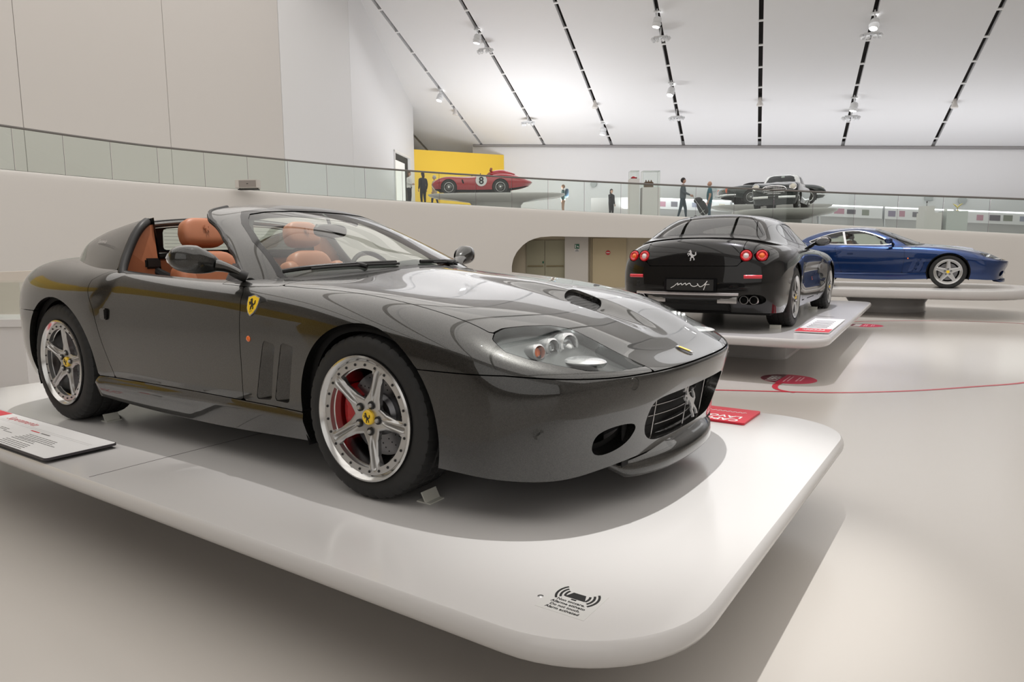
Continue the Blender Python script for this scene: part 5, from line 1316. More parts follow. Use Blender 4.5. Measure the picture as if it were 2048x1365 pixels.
        if tail:
            t_ = spl([(cx-.025, cy-.26), (cx-.03, cy-.42), (cx-.005, cy-.56), (cx+.06, cy-.67), (cx+.22, cy-.735)], 16)
            d = np.gradient(t_, axis=0); d /= np.linalg.norm(d, axis=1, keepdims=True); n2 = np.stack([-d[:, 1], d[:, 0]], 1)
            w_ = np.linspace(.034, .020, 16); V = [(*(t_[i]+n2[i]*s*w_[i]), .0026) for i in range(16) for s in (-1, 1)]
            mesh_obj('bubble_stem', V, [(2*i, 2*i+1, 2*i+3, 2*i+2) for i in range(15)], M_LINE, o)
    # white plinths behind the tail of the grey car
    pl = empty('display_plinth', (-6.75, .35, 0), 0, 'white display plinth with glass case behind the tail of the grey car', 'plinth')
    R = .60
    def bx(c, dd, nm, m): return MB().box(c, dd, rz=R, bev=.004).build(nm, m, pl)
    bx((0, 0, .33), (.75, .62, .66), 'plinth_body', mat('plinth_white', (.72, .70, .69), .5)); bx((0, 0, .70), (.79, .66, .08), 'plinth_top', MATS['plinth_white'])
    glass_case(pl, .74, .60, .745, 1.12, R)
    o = MB().box((0, 0, .0), (.05, .10, .13), bev=.01).box((0, 0, .09), (.045, .10, .09), bev=.01).box((.026, 0, .10), (.004, .08, .06)).build('control_unit', M_BLACK); o.location = (-6.72, .22, .806); o.rotation_euler = (0, -.12, R); tag(o, 'small black control unit inside the glass case behind the grey car', 'exhibit')
    st(MB().box((-8.2, 1.1, .6), (.1, 1.6, 1.2), rz=R).build('wall_partition', mat('partition_beige', (.66, .60, .53), .6)))
graphics()
# ---------------------------------------------------------------- things up on the ramp
def person(x, y, face, H, top, legs, skin=(.55, .33, .24), hair=(.05, .03, .02), pose='down', label='', long_sleeve=True, hair_len=0, bald=False, top_len=.0, lean=0.):
    root = empty('person', (x, y, ramp_z(x, y)+.006), face, label, 'person')
    s = H/1.75
    J = {'pel': (0, 0, .96, .135, .17), 'bel': (.01, 0, 1.08, .12, .165), 'che': (.015, 0, 1.27, .13, .19), 'nkb': (0, 0, 1.44, .07, .09), 'nck': (.01, 0, 1.50, .052, .052)}
    E = [('pel', 'bel'), ('bel', 'che'), ('che', 'nkb'), ('nkb', 'nck')]
    for k, sd in (('L', 1), ('R', -1)):
        st_ = .10*sd if pose in ('walk', 'push') else 0.
        J['hip'+k] = (0, sd*.09, .88, .10, .10); J['kne'+k] = (st_*.9+.02, sd*.10, .50, .07, .072); J['ank'+k] = (st_*1.6-.02, sd*.10, .10, .042, .042); J['toe'+k] = (st_*1.6+.12, sd*.11, .035, .038, .045)
        E += [('pel', 'hip'+k), ('hip'+k, 'kne'+k), ('kne'+k, 'ank'+k), ('ank'+k, 'toe'+k)]
        J['sho'+k] = (0, sd*.19, 1.40, .068, .068)
        el = (-.03, sd*.235, 1.12); wr = (.04, sd*.235, .88)
        if pose == 'phone' and k == 'R': el = (.12, sd*.20, 1.20); wr = (.10, sd*.09, 1.48)
        if pose == 'fold': el = (.02, sd*.23, 1.13); wr = (.20, sd*.05, 1.10)
        if pose == 'push': el = (.05, sd*.22, 1.15); wr = (.32, sd*.14, 1.02)
        J['elb'+k] = (*el, .052, .052); J['wri'+k] = (*wr, .034, .036)
        E += [('che', 'sho'+k), ('sho'+k, 'elb'+k), ('elb'+k, 'wri'+k)]
    names = list(J); me = bpy.data.meshes.new('body')
    me.from_pydata([tuple(c*s for c in J[n][:3]) for n in names], [(names.index(a), names.index(b)) for a, b in E], [])
    o = bpy.data.objects.new('skel', me); COL.objects.link(o); o.modifiers.new('Skin', 'SKIN')
    for i, n in enumerate(names):
        v = me.skin_vertices[0].data[i]; v.radius = (J[n][3]*s, J[n][4]*s); v.use_root = (n == 'pel')
    sb = o.modifiers.new('sub', 'SUBSURF'); sb.levels = 1; sb.render_levels = 1
    m2 = bpy.data.meshes.new_from_object(o.evaluated_get(bpy.context.evaluated_depsgraph_get()))
    V = [tuple(v.co) for v in m2.vertices]; F = [tuple(p.vertices) for p in m2.polygons]
    bpy.data.objects.remove(o); bpy.data.meshes.remove(me); bpy.data.meshes.remove(m2)
    mb = MB(); mb.add(V, F); nb = len(F)
    # head with brow, nose, chin and ears
    hx = .015*s; hz = 1.625*s
    def head(a, b, c):
        k = 1-.22*max(0, -c/.115)**1.5; return (hx+a*k+(.012 if c < -.05 else 0)*s, b*k, hz+c)
    h = MB().ellipsoid((0, 0, 0), (.094*s, .074*s, .118*s), 18, 14); h.ellipsoid((.094*s, 0, -.012*s), (.016*s, .012*s, .024*s), 8, 6); h.ellipsoid((.082*s, 0, -.062*s), (.010*s, .026*s, .007*s), 8, 6)
    for q in (-1, 1): h.ellipsoid((-.005*s, q*.074*s, -.01*s), (.022*s, .009*s, .03*s), 8, 6); h.ellipsoid((.080*s, q*.03*s, .012*s), (.008*s, .012*s, .007*s), 8, 6)
    h.xform(head); mb.mi = 1; mb.add(h.V, h.F)
    # hands: palm and five fingers
    for k, sd in (('L', 1), ('R', -1)):
        w = Vector(J['wri'+k][:3])*s; e = Vector(J['elb'+k][:3])*s; d = (w-e).normalized(); sdv = Vector((0, sd, 0)); sdv = (sdv-d*sdv.dot(d)).normalized(); f = d.cross(sdv)
        mb.tube([tuple(w-d*.01), tuple(w+d*.045*s), tuple(w+d*.085*s)], [.026*s, .034*s, .03*s], 8, flat=(1, .55))
        for i in range(4):
            b = w+d*.08*s+f*(.026-.017*i)*s; L = (.055, .068, .063, .048)[i]*s
            mb.tube([tuple(b), tuple(b+d*L*.55-sdv*.006*s), tuple(b+d*L*.9-sdv*.02*s)], [.0085*s, .008*s, .006*s], 6)
        b = w+d*.025*s+f*.03*s; mb.tube([tuple(b), tuple(b+d*.03*s+f*.02*s), tuple(b+d*.055*s+f*.022*s)], [.010*s, .009*s, .007*s], 6)
    kt, kl, ks = mat('cloth_%s' % '_'.join('%02d' % int(c*99) for c in top), top, .85), mat('cloth_%s' % '_'.join('%02d' % int(c*99) for c in legs), legs, .85), mat('skin_%02d' % int(skin[0]*99), skin, .55)
    ksh = mat('shoe_dark', (.03, .03, .03), .5)
    ob = mesh_obj('body', mb.V, mb.F, [kt, ks, kl, ksh], root, smooth=True)
    cut = .93-top_len; idx = []
    for p in ob.data.polygons:
        if mb.M[p.index] == 1: idx.append(1); continue
        c = p.center/s; r = 0
        if c.z > 1.475: r = 1
        elif c.z < .085: r = 3
        elif c.z < cut and abs(c.y) < .20: r = 2
        elif not long_sleeve and abs(c.y) > .195 and c.z < 1.20: r = 1
        idx.append(r)
    ob.data.polygons.foreach_set('material_index', idx)
    if not bald:
        hr = MB().ellipsoid((hx-.012*s, 0, hz+.022*s), (.104*s, .086*s, .112*s), 18, 12)
        hr.V = [(a if c > hz-.02*s or a < hx else min(a, hx+.01*s), b, c if a < hx+.03*s else max(c, hz+.045*s)) for a, b, c in hr.V]
        if hair_len: hr.ellipsoid((hx-.055*s, 0, hz-.10*s*hair_len), (.05*s, .082*s, .17*s*hair_len), 14, 10)
        hr.build('hair', mat('hair_%02d' % int(hair[0]*99), hair, .6), root, smooth=True)
    return root
def people():
    g = None
    person(-21.1, 22.58, math.radians(20), 1.62, (.75, .74, .72), (.02, .02, .025), hair=(.12, .07, .04), pose='fold', label='person in a white top and dark trousers by the lit doorway', hair_len=1)
    person(-20.82, 23.25, math.radians(165), 1.66, (.03, .03, .035), (.02, .02, .025), hair=(.03, .02, .02), pose='down', label='person in a black jacket and black trousers by the lit doorway', hair_len=.8)
    person(-21.54, 24.96, math.radians(200), 1.65, (.52, .40, .26), (.03, .04, .08), hair=(.55, .52, .50), pose='walk', label='person in a beige coat behind the nose of the red racing car', top_len=.2)
    d = person(-16.98, 30.05, math.radians(215), 1.66, (.05, .09, .09), (.42, .27, .19), hair=(.25, .14, .08), pose='down', label='person with a dark backpack and brown trousers before the white wall')
    b = MB().ellipsoid((-.19, 0, 1.22), (.10, .15, .23), 16, 10, .6, .6).build('backpack', mat('pack_blue', (.05, .09, .14), .8), d, smooth=True)
    person(-15.29, 32.33, math.radians(-20), 1.64, (.02, .02, .03), (.015, .015, .02), hair=(.02, .015, .015), pose='phone', label='person dressed all in black with a hand raised to the face', hair_len=.8)
    person(-9.11, 26.64, math.radians(15), 1.78, (.07, .09, .11), (.03, .055, .075), hair=(.02, .015, .01), pose='push', label='person in a dark blue shirt pushing a dark pushchair')
    person(-8.22, 27.50, math.radians(195), 1.72, (.02, .12, .16), (.05, .11, .15), hair=(.5, .45, .42), pose='down', label='person in a teal T-shirt standing beside the pushchair', long_sleeve=False, bald=True, top_len=.12)
    # pushchair
    x, y = -8.33, 26.85; p = empty('pushchair', (x, y, ramp_z(x, y)+.006), math.radians(15), 'dark folding pushchair with a red strap between two people at the glass', 'pushchair')
    K = mat('pram_black', (.02, .02, .022), .7)
    MB().ellipsoid((.02, 0, .55), (.20, .17, .33), 16, 10, .7, .7, R=Matrix.Rotation(-.45, 3, 'Y')).build('seat_pod', K, p, smooth=True)
    MB().ellipsoid((-.16, 0, .86), (.19, .17, .14), 16, 10).build('hood', K, p, smooth=True)
    fr = MB()
    for s in (-1, 1): fr.tube([(-.36, s*.17, 1.0), (-.15, s*.18, .70), (.22, s*.18, .16)], .012, 6).tube([(.12, s*.18, .45), (-.22, s*.18, .14)], .012, 6)
    fr.tube([(-.36, -.17, 1.0), (-.36, .17, 1.0)], .014, 6).build('frame', M_STEEL, p, smooth=True)
    for (a, b) in ((.24, -.19), (.24, .19), (-.24, -.19), (-.24, .19)): MB().lathe([(.03, -.02), (.10, -.02), (.11, -.01), (.11, .01), (.10, .02), (.03, .02)], 20, (a, b, .111), 'Y').build('wheel', M_BLACK, p, smooth=True, sharp=40)
    MB().box((.16, 0, .47), (.10, .20, .03), bev=.008, R=Matrix.Rotation(.4, 3, 'Y')).build('strap', M_PRINTRED, p)
people()
def wire_wheel(parent, loc, out, r=.33, w=.15):
    mb = MB().lathe([(.185, -w*.42), (.205, -w*.52), (.212, -w*.5), (.21, w*.4), (.18, w*.3)], 36, axis='Y')
    for i in range(24):
        a = 2*PI*i/24; q = a+(.35 if i % 2 else -.35); mb.tube([(.03*math.cos(q), -w*.55, .03*math.sin(q)), (.19*math.cos(a), -w*.1, .19*math.sin(a))], .004, 4)
    o = mb.build('wheel_rim', M_POL, parent, smooth=True, sharp=40)
    MB().lathe([(.0001, -w*.75), (.028, -w*.7), (.04, -w*.4), (.04, 0)], 16, axis='Y').build('spinner', M_CHROME, o, smooth=True)
    V, F = tyre_mesh(r, .21, w, 60, 9); mesh_obj('tyre', V, F, M_RUBBER, o, smooth=True, sharp=30)
    MB().lathe([(.0001, .02), (.19, .02)], 24, axis='Y').build('drum', M_DARK, o)
    o.location = loc
    if out > 0: o.rotation_euler = (0, 0, PI)
M750 = [
 [(.70,0,.28),(.66,.35,.27),(.50,.60,.26),(0,.68,.24),(-.75,.66,.22),(-1.5,.66,.22),(-2.25,.68,.24),(-2.8,.58,.32),(-3.05,.32,.40),(-3.12,0,.42)],
 [(.80,0,.42),(.75,.40,.42),(.56,.67,.42),(0,.74,.42),(-.75,.71,.40),(-1.5,.71,.40),(-2.25,.75,.44),(-2.85,.64,.48),(-3.12,.36,.52),(-3.2,0,.53)],
 [(.80,0,.54),(.74,.40,.55),(.55,.68,.58),(0,.75,.62),(-.75,.72,.58),(-1.5,.72,.58),(-2.25,.765,.66),(-2.85,.64,.64),(-3.12,.36,.61),(-3.2,0,.60)],
 [(.66,0,.62),(.58,.38,.65),(.40,.60,.72),(0,.64,.79),(-.75,.64,.74),(-1.5,.65,.77),(-2.25,.66,.89),(-2.75,.54,.82),(-3.0,.30,.72),(-3.08,0,.69)],
 [(.46,0,.68),(.38,.24,.71),(.23,.34,.76),(-.05,.36,.80),(-.75,.36,.82),(-1.5,.38,.84),(-2.2,.36,.87),(-2.6,.30,.86),(-2.8,.16,.80),(-2.88,0,.78)],
 [(.28,0,.74),(.20,0,.765),(.08,0,.79),(-.12,0,.825),(-.75,0,.86),(-1.5,0,.86),(-2.1,0,.87),(-2.4,0,.86),(-2.55,0,.84),(-2.62,0,.83)],
]
def hull(net, NU, NV):
    B = Surf.grid(net_surface(net, NU, NV))
    if B.N[np.argmax(B.V[:, 2]), 2] < 0: B = Surf(B.V, B.Q[:, ::-1])
    return B
def upper_slab(name, label, c, L, W, z, rz, zr, tip=.6):
    """thin boat-shaped slab with a swelling underside on a broad foot; c centre, z top"""
    root = empty(name, (c[0], c[1], zr), rz, label, 'platform'); h = z-zr
    n = 48; P = []
    for i in range(n):
        q = 2*PI*i/n; cx, sy = math.cos(q), math.sin(q)
        P.append((L/2*math.copysign(abs(cx)**tip, cx), W/2*math.copysign(abs(sy)**tip, sy)))
    V = []; F = []
    prof = [(1, h), (1.004, h-.02), (.99, h-.07), (.90, h-.16), (.62, h-.26), (.40, h-.36), (.36, h-.5 if h > .6 else h*.4), (.36, 0.)]
    for k, z_ in prof: V += [(a*k, b*k, max(z_, 0)) for a, b in P]
    for j in range(len(prof)-1):
        for i in range(n): F.append((j*n+i, j*n+(i+1) % n, (j+1)*n+(i+1) % n, (j+1)*n+i))
    F.append(tuple(range(n)))
    mb = MB().add(V, F); mb.build('slab', M_PLAT, root, smooth=True, sharp=50); return root
def red_racer():
    # stands on its own slab, nose to the left
    fx, fy, rx, ry = -18.97, 22.94, -16.95, 24.33; ang = math.atan2(fy-ry, fx-rx); zt = 4.0
    mx, my = (fx+rx)/2+.35*math.sin(ang)*-1*-1, (fy+ry)/2
    upper_slab('display_platform', 'slim white boat-shaped platform under the red racing car', (-17.2, 24.25), 6.3, 2.6, zt, ang, ramp_z(-17.2, 24.25))
    off = Vector((-math.sin(ang), math.cos(ang)))*-.72   # centre line lies behind the near wheels
    if off.dot(Vector((-.56, .83))) < 0: off = -off
    root = empty('racing_car', (fx+off.x, fy+off.y, zt+.003), ang, 'low red open racing car with white number 8 roundel', 'car')
    P = mat('racing_red', (.42, .008, .018), .22, coat=1.)
    root.scale = (1.06, 1.06, 1.06)
    B = hull(M750, 120, 60); B.V[:, 0] = np.where(B.V[:, 0] < -2.4, -2.4+(B.V[:, 0]+2.4)*1.55, B.V[:, 0]); B.normals(); x, y, z = B.V.T; ay = np.abs(y)
    arch = np.maximum(.355-np.hypot(x, z-.33), .365-np.hypot(x+2.25, z-.33))
    ck = np.where(z > .7, sdf(x, ay, chaikin([(-1.12, -.3), (-1.12, .40), (-1.3, .47), (-1.7, .47), (-1.85, .36), (-1.85, -.3)], 1)), 1.)
    vent = sdf(x, z, [(-.62, .66), (-.55, .66), (-.60, .48), (-.67, .48)])
    gr = np.where(x > .5, np.hypot(y/.26, (z-.46)/.085)-1, 1.)*.05
    piece('body_shell', B, np.maximum.reduce([arch, -ck, -vent, -gr]), P, root, .02)
    piece('inner_shell', B, np.maximum.reduce([arch-.02, -ck-.02]), M_DARK, root, 0., off=-.05)
    for s in (-1, 1):
        wire_wheel(root, (0, s*.64, .33), s); wire_wheel(root, (-2.25, s*.64, .335), s, .335, .17)
        wheel_well(root, 0, .33, .36, .45, .70, s); wheel_well(root, -2.25, .33, .37, .45, .72, s)
        MB().ellipsoid((.42, s*.50, .665), (.09, .09, .07), 16, 10).build('headlamp', M_CLEAR if False else mat('lamp_lens', (.25, .27, .28), .05, .6, coat=1.), root, smooth=True)
        k = np.argmin((B.V[:, 0]+1.42)**2+(B.V[:, 2]-.60)**2+np.where(B.V[:, 1]*s > 0, 0, 9)); c = B.V[k]
        r = MB().lathe([(.0001, .004), (.245, .004), (.25, -.05)], 36, c=(-1.42, s*(abs(c[1])+.026), .61), R=frame_from((0, s, 0))).build('roundel', M_WHITE, root)
        text_obj('number', '8', .44, (-1.42, s*(abs(c[1])+.032), .455), (0, s, 0), M_PRINTBLK, r, align='CENTER', bold=.012)
    # head fairing behind the driver and windscreen
    mb = MB().ellipsoid((0, 0, 0), (.60, .19, .20), 24, 14).xform(lambda a, b, c: (-2.30+a-(0 if a > 0 else 0), .30+b*(1-.4*max(0, -a/.6)), .90+max(c, -.1)*(1 if a > -.1 else 1+a*.9)))
    mb.build('head_fairing', P, root, smooth=True)
    V = [(-1.10+.10*math.cos(q)*0-.16*abs(math.sin(q)), .46*math.sin(q), .83) for q in np.linspace(-1.4, 1.4, 13)]; V += [(a-.05, b*.94, c+.13) for a, b, c in V]
    mesh_obj('windscreen', V, [(i, i+1, i+14, i+13) for i in range(12)], M_CLEAR, root, smooth=True)
    MB().ellipsoid((-.95, -.55, .93), (.03, .05, .04), 12, 8).tube([(-.95, -.55, .78), (-.95, -.55, .9)], .01, 6).build('wing_mirror', M_GLOSSBLK, root, smooth=True)
    seat(root, -1.62, .28, .30, M_TAN, .4, False); steering_wheel(root, (-1.32, .28, .78), .18, -.3)
    MB().box((-1.1, 0, .21), (3.2, 1.2, .03)).build('underbody', M_DARK, root)
red_racer()
M195 = [
 [(.60,0,.17),(.58,.4,.17),(.48,.66,.19),(0,.72,.30),(-.8,.74,.28),(-1.6,.74,.28),(-2.5,.70,.30),(-3.1,.60,.36),(-3.3,.35,.40),(-3.35,0,.42)],
 [(.68,0,.52),(.66,.42,.52),(.56,.72,.52),(0,.77,.52),(-.8,.78,.50),(-1.6,.78,.50),(-2.5,.77,.52),(-3.2,.64,.56),(-3.42,.36,.58),(-3.48,0,.58)],
 [(.66,0,.72),(.64,.42,.74),(.58,.72,.78),(0,.78,.74),(-.8,.79,.70),(-1.6,.79,.70),(-2.5,.78,.72),(-3.15,.64,.72),(-3.36,.36,.70),(-3.42,0,.70)],
 [(.58,0,.88),(.50,.42,.90),(.42,.68,.98),(0,.74,.98),(-.8,.74,.92),(-1.6,.74,.90),(-2.5,.73,.92),(-3.0,.58,.88),(-3.2,.32,.84),(-3.26,0,.83)],
 [(.40,0,.98),(.30,.24,.98),(.15,.40,1.0),(-.15,.46,1.02),(-.8,.5,1.0),(-1.6,.5,.98),(-2.4,.48,.98),(-2.8,.36,.96),(-2.95,.2,.93),(-3.0,0,.92)],
 [(.18,0,1.03),(.1,0,1.04),(0,0,1.05),(-.2,0,1.06),(-.8,0,1.05),(-1.6,0,1.03),(-2.3,0,1.01),(-2.55,0,.99),(-2.65,0,.98),(-2.7,0,.97)],
]
C195 = [
 [(-.45,0,1.03),(-.48,.35,1.02),(-.60,.56,1.0),(-.75,.65,.98),(-1.2,.68,.96),(-1.8,.68,.96),(-2.2,.62,.97),(-2.5,.45,.97),(-2.6,.25,.97),(-2.62,0,.97)],
 [(-.60,0,1.18),(-.63,.34,1.17),(-.73,.52,1.16),(-.85,.59,1.15),(-1.2,.62,1.14),(-1.8,.62,1.14),(-2.15,.55,1.14),(-2.35,.4,1.14),(-2.43,.22,1.14),(-2.45,0,1.14)],
 [(-.78,0,1.32),(-.80,.32,1.315),(-.88,.47,1.31),(-.97,.53,1.30),(-1.25,.55,1.30),(-1.75,.55,1.30),(-2.0,.48,1.28),(-2.15,.35,1.27),(-2.2,.2,1.27),(-2.22,0,1.27)],
 [(-1.0,0,1.40),(-1.02,.26,1.395),(-1.08,.36,1.39),(-1.14,.40,1.385),(-1.3,.41,1.39),(-1.6,.41,1.39),(-1.8,.36,1.375),(-1.9,.26,1.37),(-1.94,.15,1.37),(-1.95,0,1.37)],
 [(-1.25,0,1.43),(-1.27,0,1.432),(-1.3,0,1.434),(-1.33,0,1.435),(-1.38,0,1.436),(-1.5,0,1.436),(-1.56,0,1.435),(-1.6,0,1.433),(-1.63,0,1.431),(-1.65,0,1.43)],
]
def vintage_coupe():
    # faces the hall
    hx, hy = -4.77, 24.9; zt = 2.86
    face = math.atan2(-2.835-hy, 1.995-hx)-.17
    upper_slab('display_platform', 'white boat-shaped platform carrying the dark two-tone vintage coupe', (-4.75, 25.75), 3.6, 3.7, zt, math.atan2(1.95, 2.9), ramp_z(-4.75, 25.75), .75)
    root = empty('vintage_car', (hx-.15, hy+.55, zt+.003), face, 'dark vintage coupe with pale roof and oval chrome grille facing the hall', 'car')
    root.scale = (1.04, 1.08, 1.02)
    P = mat('deep_green_black', (.010, .016, .018), .15, coat=1.); W = mat('ivory_roof', (.72, .74, .72), .25, coat=.6)
    B = hull(M195, 110, 56); x, y, z = B.V.T; ay = np.abs(y); arch = np.maximum(.37-np.hypot(x, z-.34), .37-np.hypot(x+2.5, z-.34))
    gr = np.where(x > .3, np.hypot(np.abs(y/.40)**1.3, np.abs((z-.70)/.155)**1.3)-1, 1.)*.08
    piece('body_shell', B, np.maximum.reduce([arch, -gr]), P, root, .02); piece('inner_shell', B, arch-.02, M_DARK, root, 0., off=-.06)
    pts = [(.655-.0*q, .40*math.copysign(abs(math.cos(q))**.77, math.cos(q)), .70+.155*math.copysign(abs(math.sin(q))**.77, math.sin(q))) for q in np.linspace(0, 2*PI, 41)[:-1]]
    MB().tube(pts, .016, 6, closed=True).build('grille_frame', M_CHROME, root, smooth=True)
    for k in range(5):
        zz = .58+.055*k; w = .38*(1-abs((zz-.70)/.17)**2.5); MB().tube([(.64, -w, zz), (.66, 0, zz), (.64, w, zz)], .008, 5).build('grille_bar', M_CHROME, root, smooth=True)
    for k in range(9):
        yy = -.32+.08*k; MB().tube([(.645, yy, .56), (.645, yy, .84)], .004, 4).build('grille_slat', M_CHROME, root)
    for s in (-1, 1):
        c = (.60, s*.61, .81); rg = MB().lathe([(.085, .04), (.115, .05), (.125, .03), (.12, -.06)], 28, c=c, R=frame_from((1, 0, .05))).build('headlamp_ring', M_CHROME, root, smooth=True)
        MB().ellipsoid(c, (.05, .10, .10), 18, 12).xform(lambda a, b, d: (a+.03, b, d)).build('headlamp_lens', mat('lamp_cream', (.75, .72, .62), .1, coat=1.), rg, smooth=True)
        MB().ellipsoid((.62, s*.47, .60), (.04, .035, .035), 12, 8).build('fog_lamp', MATS['lamp_cream'], root, smooth=True)
        wire_wheel(root, (0, s*.66, .34), s, .34); wire_wheel(root, (-2.5, s*.66, .34), s, .34)
        wheel_well(root, 0, .34, .375, .5, .72, s); wheel_well(root, -2.5, .34, .375, .5, .72, s)
    MB().tube([(.62, -.70, .44), (.73, -.45, .44), (.76, 0, .44), (.73, .45, .44), (.62, .70, .44)], .03, 8, flat=(1.4, .6)).build('bumper', M_CHROME, root, smooth=True)
    MB().box((.775, 0, .43), (.01, .34, .09)).build('number_plate', M_PRINTBLK, root)
    C = hull(C195, 90, 44); x, y, z = C.V.T; ay = np.abs(y)
    ws = np.where(x > -1.1, sdf(ay, z, [(-.1, 1.36), (.30, 1.35), (.42, 1.30), (.50, 1.12), (.50, 1.06), (-.1, 1.08)]), 1.)
    dl = np.where(ay > .3, sdf(x, z, [(-.95, 1.03), (-1.1, 1.28), (-1.6, 1.31), (-1.95, 1.22), (-2.0, 1.03)]), 1.)
    piece('roof', C, np.maximum(-ws, -dl), W, root, .02); piece('windscreen', C, ws, M_GLASSC, root, 0.); piece('screen_frame', C, np.maximum(ws-.004, -ws-.012), M_CHROME, root, 0., off=.004)
    for s in (-1, 1): piece('side_window', C, np.maximum(dl, -y*s), M_GLASSC, root, 0.)
    MB().box((-1.3, 0, .70), (1.6, 1.2, .5)).build('cabin_trim', M_BLACK, root)
    MB().box((-.80, .05, 1.30), (.004, .11, .09), R=Matrix.Rotation(-.7, 3, 'Y')).build('screen_label', M_WHITE, root)
vintage_coupe()
MCAB = [
 [(.80,0,.32),(.76,.45,.32),(.60,.74,.30),(0,.80,.28),(-.9,.80,.26),(-1.8,.80,.26),(-2.65,.80,.28),(-3.4,.74,.34),(-3.65,.45,.38),(-3.7,0,.40)],
 [(.90,0,.48),(.86,.48,.48),(.68,.78,.48),(0,.84,.48),(-.9,.83,.46),(-1.8,.83,.46),(-2.65,.84,.48),(-3.5,.76,.50),(-3.76,.46,.52),(-3.82,0,.52)],
 [(.86,0,.64),(.82,.48,.65),(.66,.77,.68),(0,.83,.70),(-.9,.82,.70),(-1.8,.82,.70),(-2.65,.83,.72),(-3.55,.75,.70),(-3.80,.46,.68),(-3.86,0,.68)],
 [(.66,0,.76),(.60,.44,.78),(.46,.66,.84),(0,.72,.88),(-.9,.74,.86),(-1.8,.74,.86),(-2.65,.73,.88),(-3.4,.66,.82),(-3.66,.40,.78),(-3.72,0,.77)],
 [(.45,0,.82),(.38,.26,.84),(.25,.38,.87),(-.1,.42,.91),(-.9,.46,.93),(-1.8,.46,.92),(-2.6,.44,.92),(-3.1,.38,.88),(-3.3,.22,.85),(-3.36,0,.84)],
 [(.2,0,.87),(.12,0,.88),(0,0,.90),(-.2,0,.92),(-.9,0,.95),(-1.8,0,.94),(-2.5,0,.93),(-2.85,0,.91),(-3.0,0,.89),(-3.05,0,.88)],
]
def back_cabrio():
    rx, ry, fx, fy = -7.45, 30.06, -5.05, 31.70; ang = math.atan2(fy-ry, fx-rx); off = Vector((-math.sin(ang), math.cos(ang)))*.75; zt = 3.405
    upper_slab('display_platform', 'white platform under the dark car standing behind the vintage coupe', ((rx+fx)/2+off.x, (ry+fy)/2+off.y), 5.4, 2.4, zt, ang, ramp_z(-6.2, 31.))
    root = empty('vintage_car', (fx+off.x, fy+off.y, zt+.003), ang, 'dark green vintage cabriolet partly hidden behind the vintage coupe', 'car')
    P = mat('cab_green', (.022, .032, .030), .18, coat=1.)
    B = hull(MCAB, 100, 50); x, y, z = B.V.T; ay = np.abs(y); arch = np.maximum(.37-np.hypot(x, z-.34), .37-np.hypot(x+2.65, z-.34))
    piece('body_shell', B, arch, P, root, .02); piece('inner_shell', B, arch-.02, M_DARK, root, 0., off=-.06)
    for s in (-1, 1):
        wire_wheel(root, (0, s*.70, .34), s, .34); wire_wheel(root, (-2.65, s*.70, .34), s, .34)
        wheel_well(root, 0, .34, .375, .5, .77, s); wheel_well(root, -2.65, .34, .375, .5, .77, s)
        MB().ellipsoid((-3.72, s*.62, .66), (.06, .05, .13), 14, 10).build('tail_lamp', mat('lamp_amber', (.8, .16, .08), .2, coat=1.), root, smooth=True)
        MB().ellipsoid((.66, s*.58, .72), (.09, .10, .10), 14, 10).build('headlamp', MATS['lamp_cream'], root, smooth=True)
    MB().tube([(-3.35, -.83, .45), (-3.72, -.72, .45), (-3.90, -.4, .45), (-3.92, .4, .45), (-3.72, .72, .45), (-3.35, .83, .45)], .035, 8).build('bumper', M_CHROME, root, smooth=True)
    MB().tube([(.3, -.84, .45), (.75, -.74, .45), (.95, -.4, .45), (.95, .4, .45), (.75, .74, .45), (.3, .84, .45)], .035, 8).build('bumper', M_CHROME, root, smooth=True)
    MB().ellipsoid((-2.15, 0, .93), (.55, .6, .12), 20, 10, .6, .6).build('folded_hood', mat('hood_cloth', (.03, .03, .03), .9), root, smooth=True)
back_cabrio()
